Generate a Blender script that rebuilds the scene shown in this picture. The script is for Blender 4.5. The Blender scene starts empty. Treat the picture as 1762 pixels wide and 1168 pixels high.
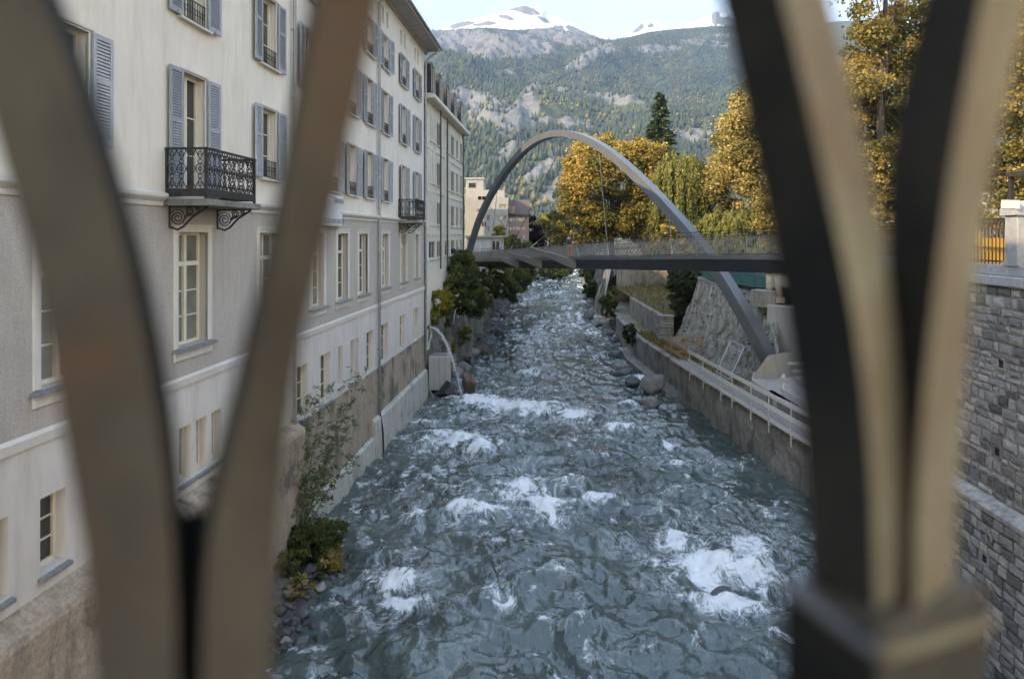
import bpy, bmesh, math, random
import numpy as np
from mathutils import Vector, Matrix, Quaternion

# ------------------------------------------------------------------ camera, sky, sun, exposure
SC = bpy.context.scene
COL = SC.collection
H = 10.7            # camera height above the river surface
F = 1175.0          # focal length in photo pixels (24 mm on 36 mm)
PX0, PYH = 881.0, 405.0
cam = bpy.data.cameras.new('camera')
cam.lens = 24.0; cam.sensor_width = 36.0; cam.sensor_fit = 'HORIZONTAL'
cam.shift_y = -(584.0 - PYH) / 1762.0
cam.clip_start = 0.05; cam.clip_end = 30000
cam.dof.use_dof = True; cam.dof.focus_distance = 38.0; cam.dof.aperture_fstop = 1.35
camo = bpy.data.objects.new('camera', cam); COL.objects.link(camo)
camo.location = (0, 0, H); camo.rotation_euler = (math.pi / 2, 0, 0)
SC.camera = camo

SUN_EL = math.radians(28.5)
SUN_AZ = math.atan2(-0.85, -0.53)          # clockwise from +Y
world = bpy.data.worlds.new('World'); SC.world = world; world.use_nodes = True
wn = world.node_tree
sky = wn.nodes.new('ShaderNodeTexSky'); sky.sky_type = 'NISHITA'; sky.sun_disc = False
sky.sun_elevation = SUN_EL; sky.sun_rotation = SUN_AZ
sky.altitude = 600; sky.air_density = 1.0; sky.dust_density = 0.5; sky.ozone_density = 1.0
wn.nodes['Background'].inputs[1].default_value = 0.15
wn.links.new(sky.outputs[0], wn.nodes['Background'].inputs[0])
sun = bpy.data.lights.new('sun', 'SUN'); sun.energy = 2.0; sun.angle = math.radians(0.5); sun.color = (1.0, 0.93, 0.82)
suno = bpy.data.objects.new('sun', sun); COL.objects.link(suno)
sdir = Vector((math.sin(SUN_AZ) * math.cos(SUN_EL), math.cos(SUN_AZ) * math.cos(SUN_EL), math.sin(SUN_EL)))
suno.rotation_euler = (-sdir).to_track_quat('-Z', 'Y').to_euler()
suno.location = sdir * 200
vs = SC.view_settings
vs.view_transform = 'Standard'; vs.look = 'None'; vs.gamma = 1.0; vs.use_curve_mapping = False
vs.exposure = 3.33
vs.use_white_balance = True; vs.white_balance_temperature = 9600; vs.white_balance_tint = 16   # camera set for open shade
SC.render.engine = 'CYCLES'
SC.cycles.use_denoising = True
SC.cycles.max_bounces = 6; SC.cycles.diffuse_bounces = 3; SC.cycles.glossy_bounces = 3
SC.cycles.transmission_bounces = 4; SC.cycles.transparent_max_bounces = 8; SC.cycles.volume_bounces = 0
SC.cycles.caustics_reflective = False; SC.cycles.caustics_refractive = False
SC.cycles.sample_clamp_indirect = 8.0

# ------------------------------------------------------------------ helpers
rng = np.random.default_rng(7)
random.seed(7)
WM = {}

def P(px, py, Y):
    """A photo pixel at a given distance, as a point of the place (used to survey positions)."""
    return Vector(((px - PX0) * Y / F, Y, H - (py - PYH) * Y / F))

def G(px, py, z=0.0):
    """The point at height z seen at a photo pixel."""
    Y = F * (H - z) / (py - PYH)
    return Vector(((px - PX0) * Y / F, Y, z))

def link(o, parent=None):
    COL.objects.link(o)
    if parent is not None: o.parent = parent
    return o

def tag(o, label=None, cat=None, group=None, kind=None):
    if label: o['label'] = label
    if cat: o['category'] = cat
    if group: o['group'] = group
    if kind: o['kind'] = kind
    return o

def thing(name, label, cat, loc=(0, 0, 0), rotz=0.0, group=None):
    o = bpy.data.objects.new(name, None); COL.objects.link(o)
    o.location = loc; o.rotation_euler = (0, 0, rotz); o.empty_display_size = 0.3
    WM[o.name] = Matrix.Translation(Vector(loc)) @ Matrix.Rotation(rotz, 4, 'Z')
    return tag(o, label, cat, group)

def np_mesh(name, v, f, smooth=False):
    v = np.asarray(v, dtype=np.float32); f = np.asarray(f, dtype=np.int32)
    me = bpy.data.meshes.new(name)
    k = f.shape[1]
    me.vertices.add(len(v)); me.vertices.foreach_set('co', v.ravel())
    me.loops.add(f.size); me.loops.foreach_set('vertex_index', f.ravel())
    me.polygons.add(len(f)); me.polygons.foreach_set('loop_start', np.arange(0, f.size, k, dtype=np.int32))
    try: me.polygons.foreach_set('loop_total', np.full(len(f), k, dtype=np.int32))
    except Exception: pass
    if smooth: me.polygons.foreach_set('use_smooth', np.ones(len(f), dtype=bool))
    me.update(calc_edges=True); me.validate()
    return me

def attr(me, name, arr):
    a = me.attributes.new(name, 'FLOAT', 'POINT'); a.data.foreach_set('value', np.asarray(arr, dtype=np.float32))

def mesh_obj(name, me, mat, parent=None, world=True):
    if mat is not None and not me.materials: me.materials.append(mat)
    if parent is not None and world:
        m = WM.get(parent.name)
        if m is not None: me.transform(m.inverted())
    o = bpy.data.objects.new(name, me); link(o, parent)
    if parent is not None and world and parent.name in WM: WM[o.name] = WM[parent.name]
    elif parent is None: WM[o.name] = Matrix.Identity(4)
    return o

class MB:
    def __init__(s): s.v = []; s.f = []
    def add(s, vs, fs):
        b = len(s.v); s.v += [tuple(p) for p in vs]; s.f += [tuple(b + i for i in q) for q in fs]; return s
    def box(s, x0, x1, y0, y1, z0, z1):
        return s.add([(x0,y0,z0),(x1,y0,z0),(x1,y1,z0),(x0,y1,z0),(x0,y0,z1),(x1,y0,z1),(x1,y1,z1),(x0,y1,z1)],
                     [(0,3,2,1),(4,5,6,7),(0,1,5,4),(1,2,6,5),(2,3,7,6),(3,0,4,7)])
    def cbox(s, x0, x1, y0, y1, z0, z1, c=0.01):
        """box with chamfered edges on the front (-y) face"""
        s.add([(x0,y0+c,z0),(x1,y0+c,z0),(x1,y0+c,z1),(x0,y0+c,z1),(x0+c,y0,z0+c),(x1-c,y0,z0+c),(x1-c,y0,z1-c),(x0+c,y0,z1-c),
               (x0,y1,z0),(x1,y1,z0),(x1,y1,z1),(x0,y1,z1)],
              [(4,5,6,7),(0,1,5,4),(1,2,6,5),(2,3,7,6),(3,0,4,7),(8,9,1,0),(9,10,2,1),(10,11,3,2),(11,8,0,3),(11,10,9,8)])
        return s
    def beam(s, p, q, w, h, up=(0, 0, 1)):
        p = Vector(p); q = Vector(q); d = (q - p).normalized(); up = Vector(up)
        a = d.cross(up)
        if a.length < 1e-4: a = d.cross(Vector((1, 0, 0)))
        a.normalize(); b = a.cross(d).normalized()
        vs = []
        for c in (p, q):
            for i, j in ((-1,-1),(1,-1),(1,1),(-1,1)): vs.append(c + a*(i*w/2) + b*(j*h/2))
        return s.add(vs, [(0,1,2,3),(7,6,5,4),(0,4,5,1),(1,5,6,2),(2,6,7,3),(3,7,4,0)])
    def tube(s, pts, r, n=8, closed=False, cap=True):
        pts = [Vector(p) for p in pts]; N = len(pts)
        rs = r if isinstance(r, (list, tuple)) else [r] * N
        b0 = len(s.v); ref = None
        for i, p in enumerate(pts):
            if closed: t = pts[(i+1) % N] - pts[i-1]
            else: t = pts[min(i+1, N-1)] - pts[max(i-1, 0)]
            t.normalize()
            if ref is None:
                ref = t.orthogonal().normalized()
            ref = (ref - t * ref.dot(t))
            if ref.length < 1e-5: ref = t.orthogonal()
            ref.normalize(); bi = t.cross(ref)
            for k in range(n):
                a = 2*math.pi*k/n
                s.v.append(tuple(p + (ref*math.cos(a) + bi*math.sin(a)) * rs[i]))
        M = N if closed else N-1
        for i in range(M):
            j = (i+1) % N
            for k in range(n):
                l = (k+1) % n
                s.f.append((b0+i*n+k, b0+i*n+l, b0+j*n+l, b0+j*n+k))
        if cap and not closed:
            s.f.append(tuple(b0+k for k in reversed(range(n)))); s.f.append(tuple(b0+(N-1)*n+k for k in range(n)))
        return s
    def prism(s, poly, ax0, ax1, axis='y'):
        """extrude a polygon given as (a,b): axis y -> (a, y, b); axis x -> (x, a, b); axis z -> (a, b, z)"""
        n = len(poly); mk = {'y': lambda a,b,t:(a,t,b), 'x': lambda a,b,t:(t,a,b), 'z': lambda a,b,t:(a,b,t)}[axis]
        vs = [mk(a,b,ax0) for a,b in poly] + [mk(a,b,ax1) for a,b in poly]
        fs = [tuple(range(n)), tuple(reversed(range(n, 2*n)))] + [(i, n+i, n+(i+1)%n, (i+1)%n) for i in range(n)]
        return s.add(vs, fs)
    def mesh(s, name, smooth=False, fix=True):
        me = bpy.data.meshes.new(name); me.from_pydata(s.v, [], s.f)
        if fix:
            bm = bmesh.new(); bm.from_mesh(me); bmesh.ops.recalc_face_normals(bm, faces=bm.faces); bm.to_mesh(me); bm.free()
        if smooth: me.polygons.foreach_set('use_smooth', np.ones(len(me.polygons), dtype=bool))
        me.update(); return me
    def build(s, name, mat, parent=None, smooth=False, world=True):
        return mesh_obj(name, s.mesh(name, smooth), mat, parent, world)

# numpy gradient noise
_perm = np.random.default_rng(3).permutation(256); _perm = np.concatenate([_perm, _perm, _perm])
_gr = np.array([(math.cos(a), math.sin(a)) for a in np.linspace(0, 2*math.pi, 32, endpoint=False)])
def pn(x, y, seed=0):
    x = np.asarray(x, float) + seed*17.31; y = np.asarray(y, float) + seed*9.77
    xi = np.floor(x).astype(int); yi = np.floor(y).astype(int); xf = x-xi; yf = y-yi
    u = xf*xf*xf*(xf*(xf*6-15)+10); v = yf*yf*yf*(yf*(yf*6-15)+10)
    def g(i, j):
        h = _perm[_perm[(xi+i) & 255] + ((yi+j) & 255)] & 31
        gv = _gr[h]; return gv[..., 0]*(xf-i) + gv[..., 1]*(yf-j)
    a = g(0,0); b = g(1,0); c = g(0,1); d = g(1,1)
    return ((a+(b-a)*u) + ((c+(d-c)*u) - (a+(b-a)*u))*v) * 1.5
def fbm(x, y, o=4, seed=0, gain=0.5, lac=2.03):
    r = 0; a = 1.0; t = 0
    for i in range(o):
        r = r + a*pn(x, y, seed+i*3); t += a; a *= gain; x = x*lac; y = y*lac
    return r/t
def ridged(x, y, o=4, seed=0):
    r = 0; a = 1.0; t = 0
    for i in range(o):
        r = r + a*(1-2*np.abs(pn(x, y, seed+i*5))); t += a; a *= 0.5; x = x*2.07; y = y*2.07
    return r/t
def rsoft(x, y, o=3, seed=0):
    r = 0; a = 1.0; t = 0
    for i in range(o):
        r = r + a*(1-2*np.sqrt(pn(x, y, seed+i*5)**2 + 0.012)); t += a; a *= 0.5; x = x*2.07; y = y*2.07
    return r/t
def sstep(a, b, x):
    t = np.clip((x-a)/(b-a), 0, 1); return t*t*(3-2*t)

# ------------------------------------------------------------------ materials
MATS = {}
def N(nt, t, **kw):
    n = nt.nodes.new(t)
    for k, v in kw.items(): setattr(n, k, v)
    return n
def new_mat(name):
    m = bpy.data.materials.new(name); m.use_nodes = True
    b = m.node_tree.nodes['Principled BSDF']; MATS[name] = m
    return m, m.node_tree, b
def ramp(nt, fac, stops):
    r = N(nt, 'ShaderNodeValToRGB'); e = r.color_ramp.elements
    while len(e) < len(stops): e.new(0.5)
    for i, (p, c) in enumerate(stops):
        e[i].position = p; e[i].color = (c, c, c, 1) if isinstance(c, (int, float)) else (*c, 1)
    nt.links.new(fac, r.inputs[0]); return r.outputs[0]
def noise(nt, vec, scale, detail=4, rough=0.55, dist=0.0):
    n = N(nt, 'ShaderNodeTexNoise'); n.inputs['Scale'].default_value = scale; n.inputs['Detail'].default_value = detail
    n.inputs['Roughness'].default_value = rough; n.inputs['Distortion'].default_value = dist
    if vec is not None: nt.links.new(vec, n.inputs['Vector'])
    return n.outputs['Fac']
def mapping(nt, vec, scale=(1, 1, 1), rot=(0, 0, 0)):
    m = N(nt, 'ShaderNodeMapping'); m.inputs['Scale'].default_value = scale; m.inputs['Rotation'].default_value = rot
    nt.links.new(vec, m.inputs['Vector']); return m.outputs[0]
def coords(nt, kind='pos'):
    if kind == 'pos': return N(nt, 'ShaderNodeNewGeometry').outputs['Position']
    return N(nt, 'ShaderNodeTexCoord').outputs['Object']
def mixc(nt, fac, a, b, mode='MIX'):
    m = N(nt, 'ShaderNodeMix', data_type='RGBA', blend_type=mode)
    for i, x in ((6, a), (7, b)):
        if isinstance(x, tuple): m.inputs[i].default_value = (*x, 1)
        else: nt.links.new(x, m.inputs[i])
    if isinstance(fac, (int, float)): m.inputs[0].default_value = fac
    else: nt.links.new(fac, m.inputs[0])
    return m.outputs[2]
def bump(nt, b, height, strength=0.3, dist=0.02):
    n = N(nt, 'ShaderNodeBump'); n.inputs['Strength'].default_value = strength; n.inputs['Distance'].default_value = dist
    nt.links.new(height, n.inputs['Height']); nt.links.new(n.outputs[0], b.inputs['Normal']); return n

def simple(name, c1, c2=None, scale=3.0, rough=0.8, bstr=0.0, bscale=40.0, bdist=0.01, metal=0.0, lo=0.35, hi=0.65, c3=None, s3=0.6, stretch=(1, 1, 1), kind='pos', spec=None, vary=0.0):
    m, nt, b = new_mat(name)
    v = coords(nt, kind)
    if stretch != (1, 1, 1): v = mapping(nt, v, stretch)
    if c2 is None: c2 = tuple(x*0.8 for x in c1)
    col = ramp(nt, noise(nt, v, scale, 6, 0.62), [(lo, c1), (hi, c2)])
    if c3 is not None:
        f = ramp(nt, noise(nt, v, s3, 5, 0.6, 0.3), [(0.5, 0.0), (0.66, 1.0)])
        col = mixc(nt, f, col, c3)
    if vary > 0:
        oi = N(nt, 'ShaderNodeObjectInfo'); mr = N(nt, 'ShaderNodeMapRange'); nt.links.new(oi.outputs['Random'], mr.inputs[0]); mr.inputs[3].default_value = 1-vary; mr.inputs[4].default_value = 1+vary*0.7
        cc = N(nt, 'ShaderNodeCombineColor')
        for q in range(3): nt.links.new(mr.outputs[0], cc.inputs[q])
        col = mixc(nt, 1.0, col, cc.outputs[0], 'MULTIPLY')
    nt.links.new(col, b.inputs['Base Color'])
    b.inputs['Roughness'].default_value = rough; b.inputs['Metallic'].default_value = metal
    if spec is not None: b.inputs['Specular IOR Level'].default_value = spec
    if bstr > 0: bump(nt, b, noise(nt, v, bscale, 4, 0.6), bstr, bdist)
    return m

def wall_mat(name, c, dirt, bscale, bstr, bdist, speck=0.0, speck_scale=60.0, rough=0.9, stain=None, stain_lo=0.52, stain_hi=0.7, vs=0.35):
    """plaster: broad tone drift, vertical water streaks, grain"""
    m, nt, b = new_mat(name); v = coords(nt)
    broad = noise(nt, v, 0.5, 5, 0.6)
    col = mixc(nt, ramp(nt, broad, [(0.35, 0.0), (0.75, 1.0)]), c, tuple(x*0.88 for x in c))
    streak = noise(nt, mapping(nt, v, (2.2, 2.2, vs)), 1.6, 5, 0.65)
    col = mixc(nt, ramp(nt, streak, [(0.46, 0.0), (0.72, 0.8)]), col, dirt)
    fine = noise(nt, v, speck_scale, 3, 0.7)
    if speck > 0:
        col = mixc(nt, ramp(nt, fine, [(0.42, speck), (0.56, 0.0)]), col, tuple(x*0.32 for x in c))
    if stain is not None:
        s1 = noise(nt, mapping(nt, v, (1, 1, 0.6)), 0.9, 7, 0.66, 0.6)
        col = mixc(nt, ramp(nt, s1, [(stain_lo, 0.0), (stain_hi, 0.9)]), col, stain)
    nt.links.new(col, b.inputs['Base Color']); b.inputs['Roughness'].default_value = rough
    bump(nt, b, noise(nt, v, bscale, 4, 0.65), bstr, bdist)
    return m

M_cream = wall_mat('cream_plaster', (0.76, 0.69, 0.60), (0.62, 0.55, 0.465), 25, 0.25, 0.01)
M_gray = wall_mat('grey_roughcast', (0.53, 0.475, 0.425), (0.41, 0.365, 0.32), 45, 0.9, 0.02, speck=0.32, speck_scale=34)
M_white = wall_mat('white_plaster', (0.64, 0.59, 0.54), (0.47, 0.42, 0.37), 25, 0.2, 0.01)
M_plinth = wall_mat('stained_tan_render', (0.47, 0.36, 0.265), (0.24, 0.185, 0.14), 8, 0.7, 0.04, speck=0.35, speck_scale=12, stain=(0.10, 0.085, 0.068), stain_lo=0.5, stain_hi=0.62)
M_conc_w = wall_mat('pale_river_concrete', (0.60, 0.57, 0.50), (0.34, 0.31, 0.25), 8, 0.5, 0.03, speck=0.3, speck_scale=9, stain=(0.20, 0.18, 0.14), stain_lo=0.53, stain_hi=0.68)
M_trim = simple('painted_trim', (0.64, 0.60, 0.54), (0.57, 0.53, 0.47), 2.0, 0.7, 0.1, 20)
M_frame = simple('cream_window_paint', (0.76, 0.70, 0.56), (0.70, 0.63, 0.49), 4.0, 0.45)
M_shutter = simple('blue_grey_shutter_paint', (0.34, 0.362, 0.385), (0.28, 0.30, 0.325), 3.0, 0.6, 0.1, 30, c3=(0.39, 0.405, 0.42), s3=1.5, vary=0.14)
M_slate = simple('slate_sill', (0.16, 0.17, 0.18), (0.25, 0.25, 0.24), 6.0, 0.7, 0.4, 25)
M_iron = simple('black_cast_iron', (0.022, 0.021, 0.02), (0.05, 0.045, 0.04), 8.0, 0.55, 0.2, 60, metal=0.3)
M_zinc = simple('zinc_pipe', (0.40, 0.40, 0.41), (0.30, 0.30, 0.31), 4.0, 0.5, metal=0.4)
M_steel = simple('galvanised_steel', (0.50, 0.51, 0.52), (0.40, 0.41, 0.42), 9.0, 0.45, metal=0.6)
M_roof = simple('brown_roof_tiles', (0.13, 0.09, 0.075), (0.08, 0.06, 0.05), 5.0, 0.85, 0.3, 12)
M_soffit = simple('soffit_boards', (0.42, 0.39, 0.35), (0.34, 0.31, 0.28), 2.0, 0.75)
M_dark_metal = simple('dark_sheet_metal', (0.028, 0.027, 0.028), (0.045, 0.043, 0.042), 3.0, 0.5, metal=0.2)
M_concrete = wall_mat('concrete', (0.27, 0.26, 0.235), (0.15, 0.14, 0.12), 8, 0.6, 0.03, speck=0.35, speck_scale=12, stain=(0.085, 0.083, 0.06), stain_lo=0.5, stain_hi=0.68)
M_conc_new = wall_mat('fresh_concrete', (0.44, 0.425, 0.39), (0.31, 0.295, 0.26), 10, 0.25, 0.01, speck=0.15, speck_scale=20)
M_river_wall = wall_mat('old_river_wall', (0.29, 0.265, 0.23), (0.17, 0.155, 0.13), 6, 0.8, 0.04, speck=0.4, speck_scale=9, stain=(0.085, 0.08, 0.062), stain_lo=0.47, stain_hi=0.64)
M_asphalt = simple('asphalt', (0.06, 0.06, 0.06), (0.045, 0.045, 0.045), 3, 0.9)
M_paving = simple('paving', (0.30, 0.28, 0.25), (0.22, 0.21, 0.19), 1.5, 0.9, 0.3, 20)

def glass_mat(name, c, rough=0.06):
    m, nt, b = new_mat(name); v = coords(nt)
    nt.links.new(ramp(nt, noise(nt, v, 0.8, 3), [(0.35, tuple(x*0.5 for x in c)), (0.65, c)]), b.inputs['Base Color'])
    b.inputs['Roughness'].default_value = rough; b.inputs['Specular IOR Level'].default_value = 0.8
    bump(nt, b, noise(nt, v, 2.5, 2), 0.06, 0.05)
    return m
M_glass = glass_mat('curtained_glass', (0.22, 0.22, 0.18))
M_glass_d = glass_mat('dark_glass', (0.035, 0.04, 0.042), 0.04)

def two_stop_wood(name, c1, c2, sc=3.0):
    m, nt, b = new_mat(name); v = coords(nt)
    g = noise(nt, mapping(nt, v, (6, 1.0, 6)), sc, 6, 0.65, 0.4)
    nt.links.new(ramp(nt, g, [(0.3, c1), (0.7, c2)]), b.inputs['Base Color'])
    b.inputs['Roughness'].default_value = 0.8; bump(nt, b, g, 0.2, 0.01); return m
M_plank = two_stop_wood('weathered_planks', (0.66, 0.63, 0.58), (0.50, 0.47, 0.43))
M_plank_d = two_stop_wood('worn_grey_planks', (0.36, 0.34, 0.31), (0.24, 0.225, 0.20))
M_plank_b = two_stop_wood('brown_boards', (0.42, 0.27, 0.17), (0.28, 0.17, 0.10))

# leaves: colour by a per-leaf tint
def leaf_mat(name, stops, trans=0.45, rough=0.6):
    m, nt, b = new_mat(name)
    a = N(nt, 'ShaderNodeAttribute', attribute_name='tint')
    c = ramp(nt, a.outputs['Fac'], stops)
    nt.links.new(c, b.inputs['Base Color']); b.inputs['Roughness'].default_value = rough
    b.inputs['Specular IOR Level'].default_value = 0.25
    t = N(nt, 'ShaderNodeBsdfTranslucent'); nt.links.new(c, t.inputs['Color'])
    mx = N(nt, 'ShaderNodeMixShader'); mx.inputs[0].default_value = trans
    nt.links.new(b.outputs[0], mx.inputs[1]); nt.links.new(t.outputs[0], mx.inputs[2])
    nt.links.new(mx.outputs[0], nt.nodes['Material Output'].inputs['Surface'])
    return m
L_orange = leaf_mat('orange_autumn_leaves', [(0.0, (0.075, 0.09, 0.02)), (0.3, (0.19, 0.165, 0.04)), (0.65, (0.38, 0.255, 0.06)), (1.0, (0.52, 0.37, 0.11))])
L_gold = leaf_mat('golden_autumn_leaves', [(0.0, (0.11, 0.11, 0.03)), (0.35, (0.25, 0.20, 0.06)), (0.7, (0.44, 0.33, 0.11)), (1.0, (0.58, 0.46, 0.19))])
L_brown = leaf_mat('brown_autumn_leaves', [(0.0, (0.10, 0.11, 0.03)), (0.4, (0.26, 0.20, 0.06)), (0.8, (0.40, 0.28, 0.09)), (1.0, (0.52, 0.38, 0.15))])
L_willow = leaf_mat('willow_leaves', [(0.0, (0.07, 0.095, 0.022)), (0.5, (0.19, 0.19, 0.05)), (1.0, (0.34, 0.30, 0.09))])
L_green = leaf_mat('green_leaves', [(0.0, (0.03, 0.05, 0.016)), (0.6, (0.08, 0.11, 0.03)), (1.0, (0.17, 0.18, 0.05))])
L_dark = leaf_mat('dark_ivy_leaves', [(0.0, (0.016, 0.030, 0.013)), (0.6, (0.042, 0.062, 0.024)), (1.0, (0.10, 0.11, 0.045))])
L_yellow = leaf_mat('yellow_leaves', [(0.0, (0.08, 0.10, 0.02)), (0.5, (0.24, 0.21, 0.03)), (1.0, (0.42, 0.33, 0.05))])
L_red = leaf_mat('dark_red_leaves', [(0.0, (0.025, 0.012, 0.010)), (1.0, (0.10, 0.03, 0.02))])
L_needle = leaf_mat('conifer_needles', [(0.0, (0.018, 0.036, 0.018)), (0.6, (0.05, 0.078, 0.034)), (1.0, (0.10, 0.13, 0.05))], 0.15)
L_sap = leaf_mat('willow_sapling_leaves', [(0.0, (0.06, 0.09, 0.04)), (0.6, (0.13, 0.17, 0.08)), (1.0, (0.22, 0.25, 0.13))], 0.3)
M_bark = simple('bark', (0.055, 0.043, 0.033), (0.11, 0.09, 0.07), 6, 0.9, 0.6, 20, 0.03, stretch=(1, 1, 0.3))
M_twig = simple('willow_twig', (0.16, 0.15, 0.08), (0.11, 0.10, 0.06), 6, 0.8)
# ------------------------------------------------------------------ the river
LB = np.array([(-40, -11.5), (14, -8.2), (45, -6.0), (50, -4.6), (64, -3.6), (87, -2.6), (120, 0.0), (150, 3.6), (193, 10.2), (230, 19), (300, 45)])
RB = np.array([(-40, 9.0), (14, 12.0), (22, 12.4), (28, 11.9), (44, 10.9), (56, 10.3), (70, 10.7), (90, 11.3), (120, 12.9), (150, 15.4), (193, 20.5), (230, 30), (300, 60)])
def xl(y): return np.interp(y, LB[:, 0], LB[:, 1])
def xr(y): return np.interp(y, RB[:, 0], RB[:, 1])

FOAM = [(1215, 985, 85, 34, 1.0), (1265, 1040, 75, 14, 1.0), (1165, 940, 32, 26, .9), (1305, 965, 60, 34, .8), (1290, 1000, 70, 20, .8),
        (795, 885, 34, 15, 1.0), (845, 888, 40, 9, .9), (935, 878, 44, 18, 1.0), (895, 845, 48, 26, .75), (1028, 866, 32, 10, 1.0), (970, 835, 60, 10, .5),
        (690, 1048, 58, 17, 1.0), (680, 1005, 44, 22, .75), (790, 765, 64, 12, .95), (828, 777, 26, 10, 1.0), (760, 752, 40, 8, .7),
        (880, 702, 85, 12, .95), (990, 718, 40, 8, 1.0), (940, 706, 60, 9, .8), (1072, 745, 42, 8, .95), (812, 692, 36, 10, .95), (915, 646, 30, 5, .9),
        (1168, 805, 25, 5, .7), (1150, 770, 14, 5, .9), (722, 730, 30, 6, .7), (968, 995, 20, 5, .8), (855, 1030, 34, 15, .6), (935, 1084, 26, 12, .8),
        (1160, 850, 25, 4, .8), (712, 890, 40, 18, .5), (1100, 657, 22, 5, .7), (1080, 700, 24, 5, .8), (1010, 790, 70, 8, .4), (1230, 800, 60, 10, .35),
        (900, 670, 60, 5, .5), (990, 610, 60, 4, .4), (930, 590, 40, 3, .4), (830, 720, 60, 8, .5), (1180, 700, 30, 5, .35), (700, 960, 40, 10, .35), (1120, 1120, 80, 18, .25)]
def river():
    ys = [13.0]
    while ys[-1] < 300: ys.append(ys[-1] + 0.045 * (ys[-1] / 15.0) ** 1.45)
    ys = np.array(ys); nc = 430
    t = np.linspace(0, 1, nc)
    Y = np.repeat(ys[:, None], nc, 1)
    X = (xl(ys) - 2.2)[:, None] * (1 - t)[None] + (xr(ys) + 2.0)[:, None] * t[None]
    wx = X + 0.35*fbm(X*0.5, Y*0.5, 2, 1); wy = Y + 0.5*fbm(X*0.4, Y*0.4, 2, 2)
    z = 0.22*rsoft(wx*0.42, wy*0.36, 2, 3) + 0.15*fbm(wx*0.35, wy*0.22, 3, 4) + 0.075*rsoft(wx*1.0, wy*0.95, 2, 5)
    chop = 0.40 + 0.85*sstep(-0.35, 0.35, fbm(X*0.17, Y*0.09, 3, 14))
    z += chop*0.024*rsoft(wx*2.6, wy*2.2, 2, 6) * sstep(120, 45, Y) + chop*0.009*ridged(wx*6.5, wy*5.2, 2, 8) * sstep(48, 24, Y)
    foam = np.zeros_like(X); halo = np.zeros_like(X)
    for px, py, hw, hh, s in FOAM:
        c = G(px, py); ax = hw*c.y/F; y1 = G(px, py-hh).y; y0 = G(px, py+hh).y; ay = (y1-y0)/2; cy = (y0+y1)/2
        dx = (X-c.x)/ax; dy = (Y-cy)/ay
        dy = dy + 0.5*np.sin(dx*1.6+px) * 0.6 + 0.5*fbm(X*0.9, Y*0.7, 2, 11)
        d = np.sqrt(dx*dx + dy*dy) * (1 + 0.55*fbm(X*1.3, Y*1.1, 3, int(px) % 40))
        e = s*(0.5*sstep(2.2, 0.3, d) + 0.5*sstep(1.05, 0.0, d))
        foam = np.maximum(foam, e); halo = np.maximum(halo, s*sstep(2.6, 0.5, np.sqrt(dx*dx + np.where(dy > 0, dy/2.2, dy)**2)*(1 + 0.4*fbm(X*0.9, Y*0.6, 2, 17))))
        crest = np.exp(-(dx*0.9)**2 - ((Y-(cy-0.15*ay))/(0.5*ay+0.25))**2)
        z += 0.30*s*crest*min(1.0, ax/0.9)*(0.75+0.5*fbm(X*1.5, Y*1.5, 2, 9)) - 0.16*s*np.exp(-(dx*0.9)**2 - ((Y-(cy-1.25*ay-0.3))/(0.5*ay+0.25))**2)
    # white flecks where crests break
    br = sstep(0.30, 0.52, ridged(wx*0.75, wy*0.5, 3, 21) * (0.6+0.8*fbm(X*0.2, Y*0.12, 2, 22))) * 0.35
    edge = sstep(1.3, 0.3, np.minimum(np.abs(X-xl(Y)), np.abs(xr(Y)-X))) * 0.20 * sstep(0.0, 0.4, fbm(X*1.2, Y*0.8, 3, 31))
    far = sstep(42, 95, Y)
    br = br*(1+0.3*far) + 0.17*far*sstep(-0.1, 0.45, ridged(wx*0.6, wy*0.28, 3, 24))
    zc = (z - z.mean())/z.std(); br = np.maximum(br, 0.42*sstep(1.1, 2.4, zc + 0.6*fbm(X*0.25, Y*0.2, 3, 26)))
    foam = np.maximum(foam, np.maximum(br, edge)); halo = np.maximum(halo, 0.30*sstep(-0.1, 0.5, fbm(X*0.16, Y*0.1, 3, 25)) + 0.12*far)
    z += 0.05*foam*fbm(X*5, Y*4.5, 3, 41)
    z *= 1.3
    v = np.stack([X, Y, z], -1).reshape(-1, 3); nr = len(ys)
    i = np.arange(nr*nc).reshape(nr, nc)
    f = np.stack([i[:-1, :-1], i[:-1, 1:], i[1:, 1:], i[1:, :-1]], -1).reshape(-1, 4)
    me = np_mesh('river', v, f, True); attr(me, 'foam', foam.ravel()); attr(me, 'halo', halo.ravel())
    m, nt, b = new_mat('river_water'); p = coords(nt)
    fa = N(nt, 'ShaderNodeAttribute', attribute_name='foam').outputs['Fac']
    n1 = noise(nt, mapping(nt, p, (1, 0.7, 1)), 2.3, 12, 0.80, 0.8)
    n2 = noise(nt, mapping(nt, p, (1, 0.7, 1)), 0.35, 4, 0.6, 0.5)
    mth = N(nt, 'ShaderNodeMath', operation='MULTIPLY_ADD'); nt.links.new(n1, mth.inputs[0]); mth.inputs[1].default_value = 3.0; mth.inputs[2].default_value = -1.54
    add = N(nt, 'ShaderNodeMath', operation='ADD'); nt.links.new(mth.outputs[0], add.inputs[0]); nt.links.new(fa, add.inputs[1])
    mask = ramp(nt, add.outputs[0], [(0.28, 0.0), (0.46, 0.35), (0.60, 0.9), (0.8, 1.0)])
    gate = ramp(nt, fa, [(0.02, 0.0), (0.25, 1.0)])
    mk = N(nt, 'ShaderNodeMath', operation='MULTIPLY'); nt.links.new(mask, mk.inputs[0]); nt.links.new(gate, mk.inputs[1])
    ha = N(nt, 'ShaderNodeAttribute', attribute_name='halo').outputs['Fac']
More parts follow.
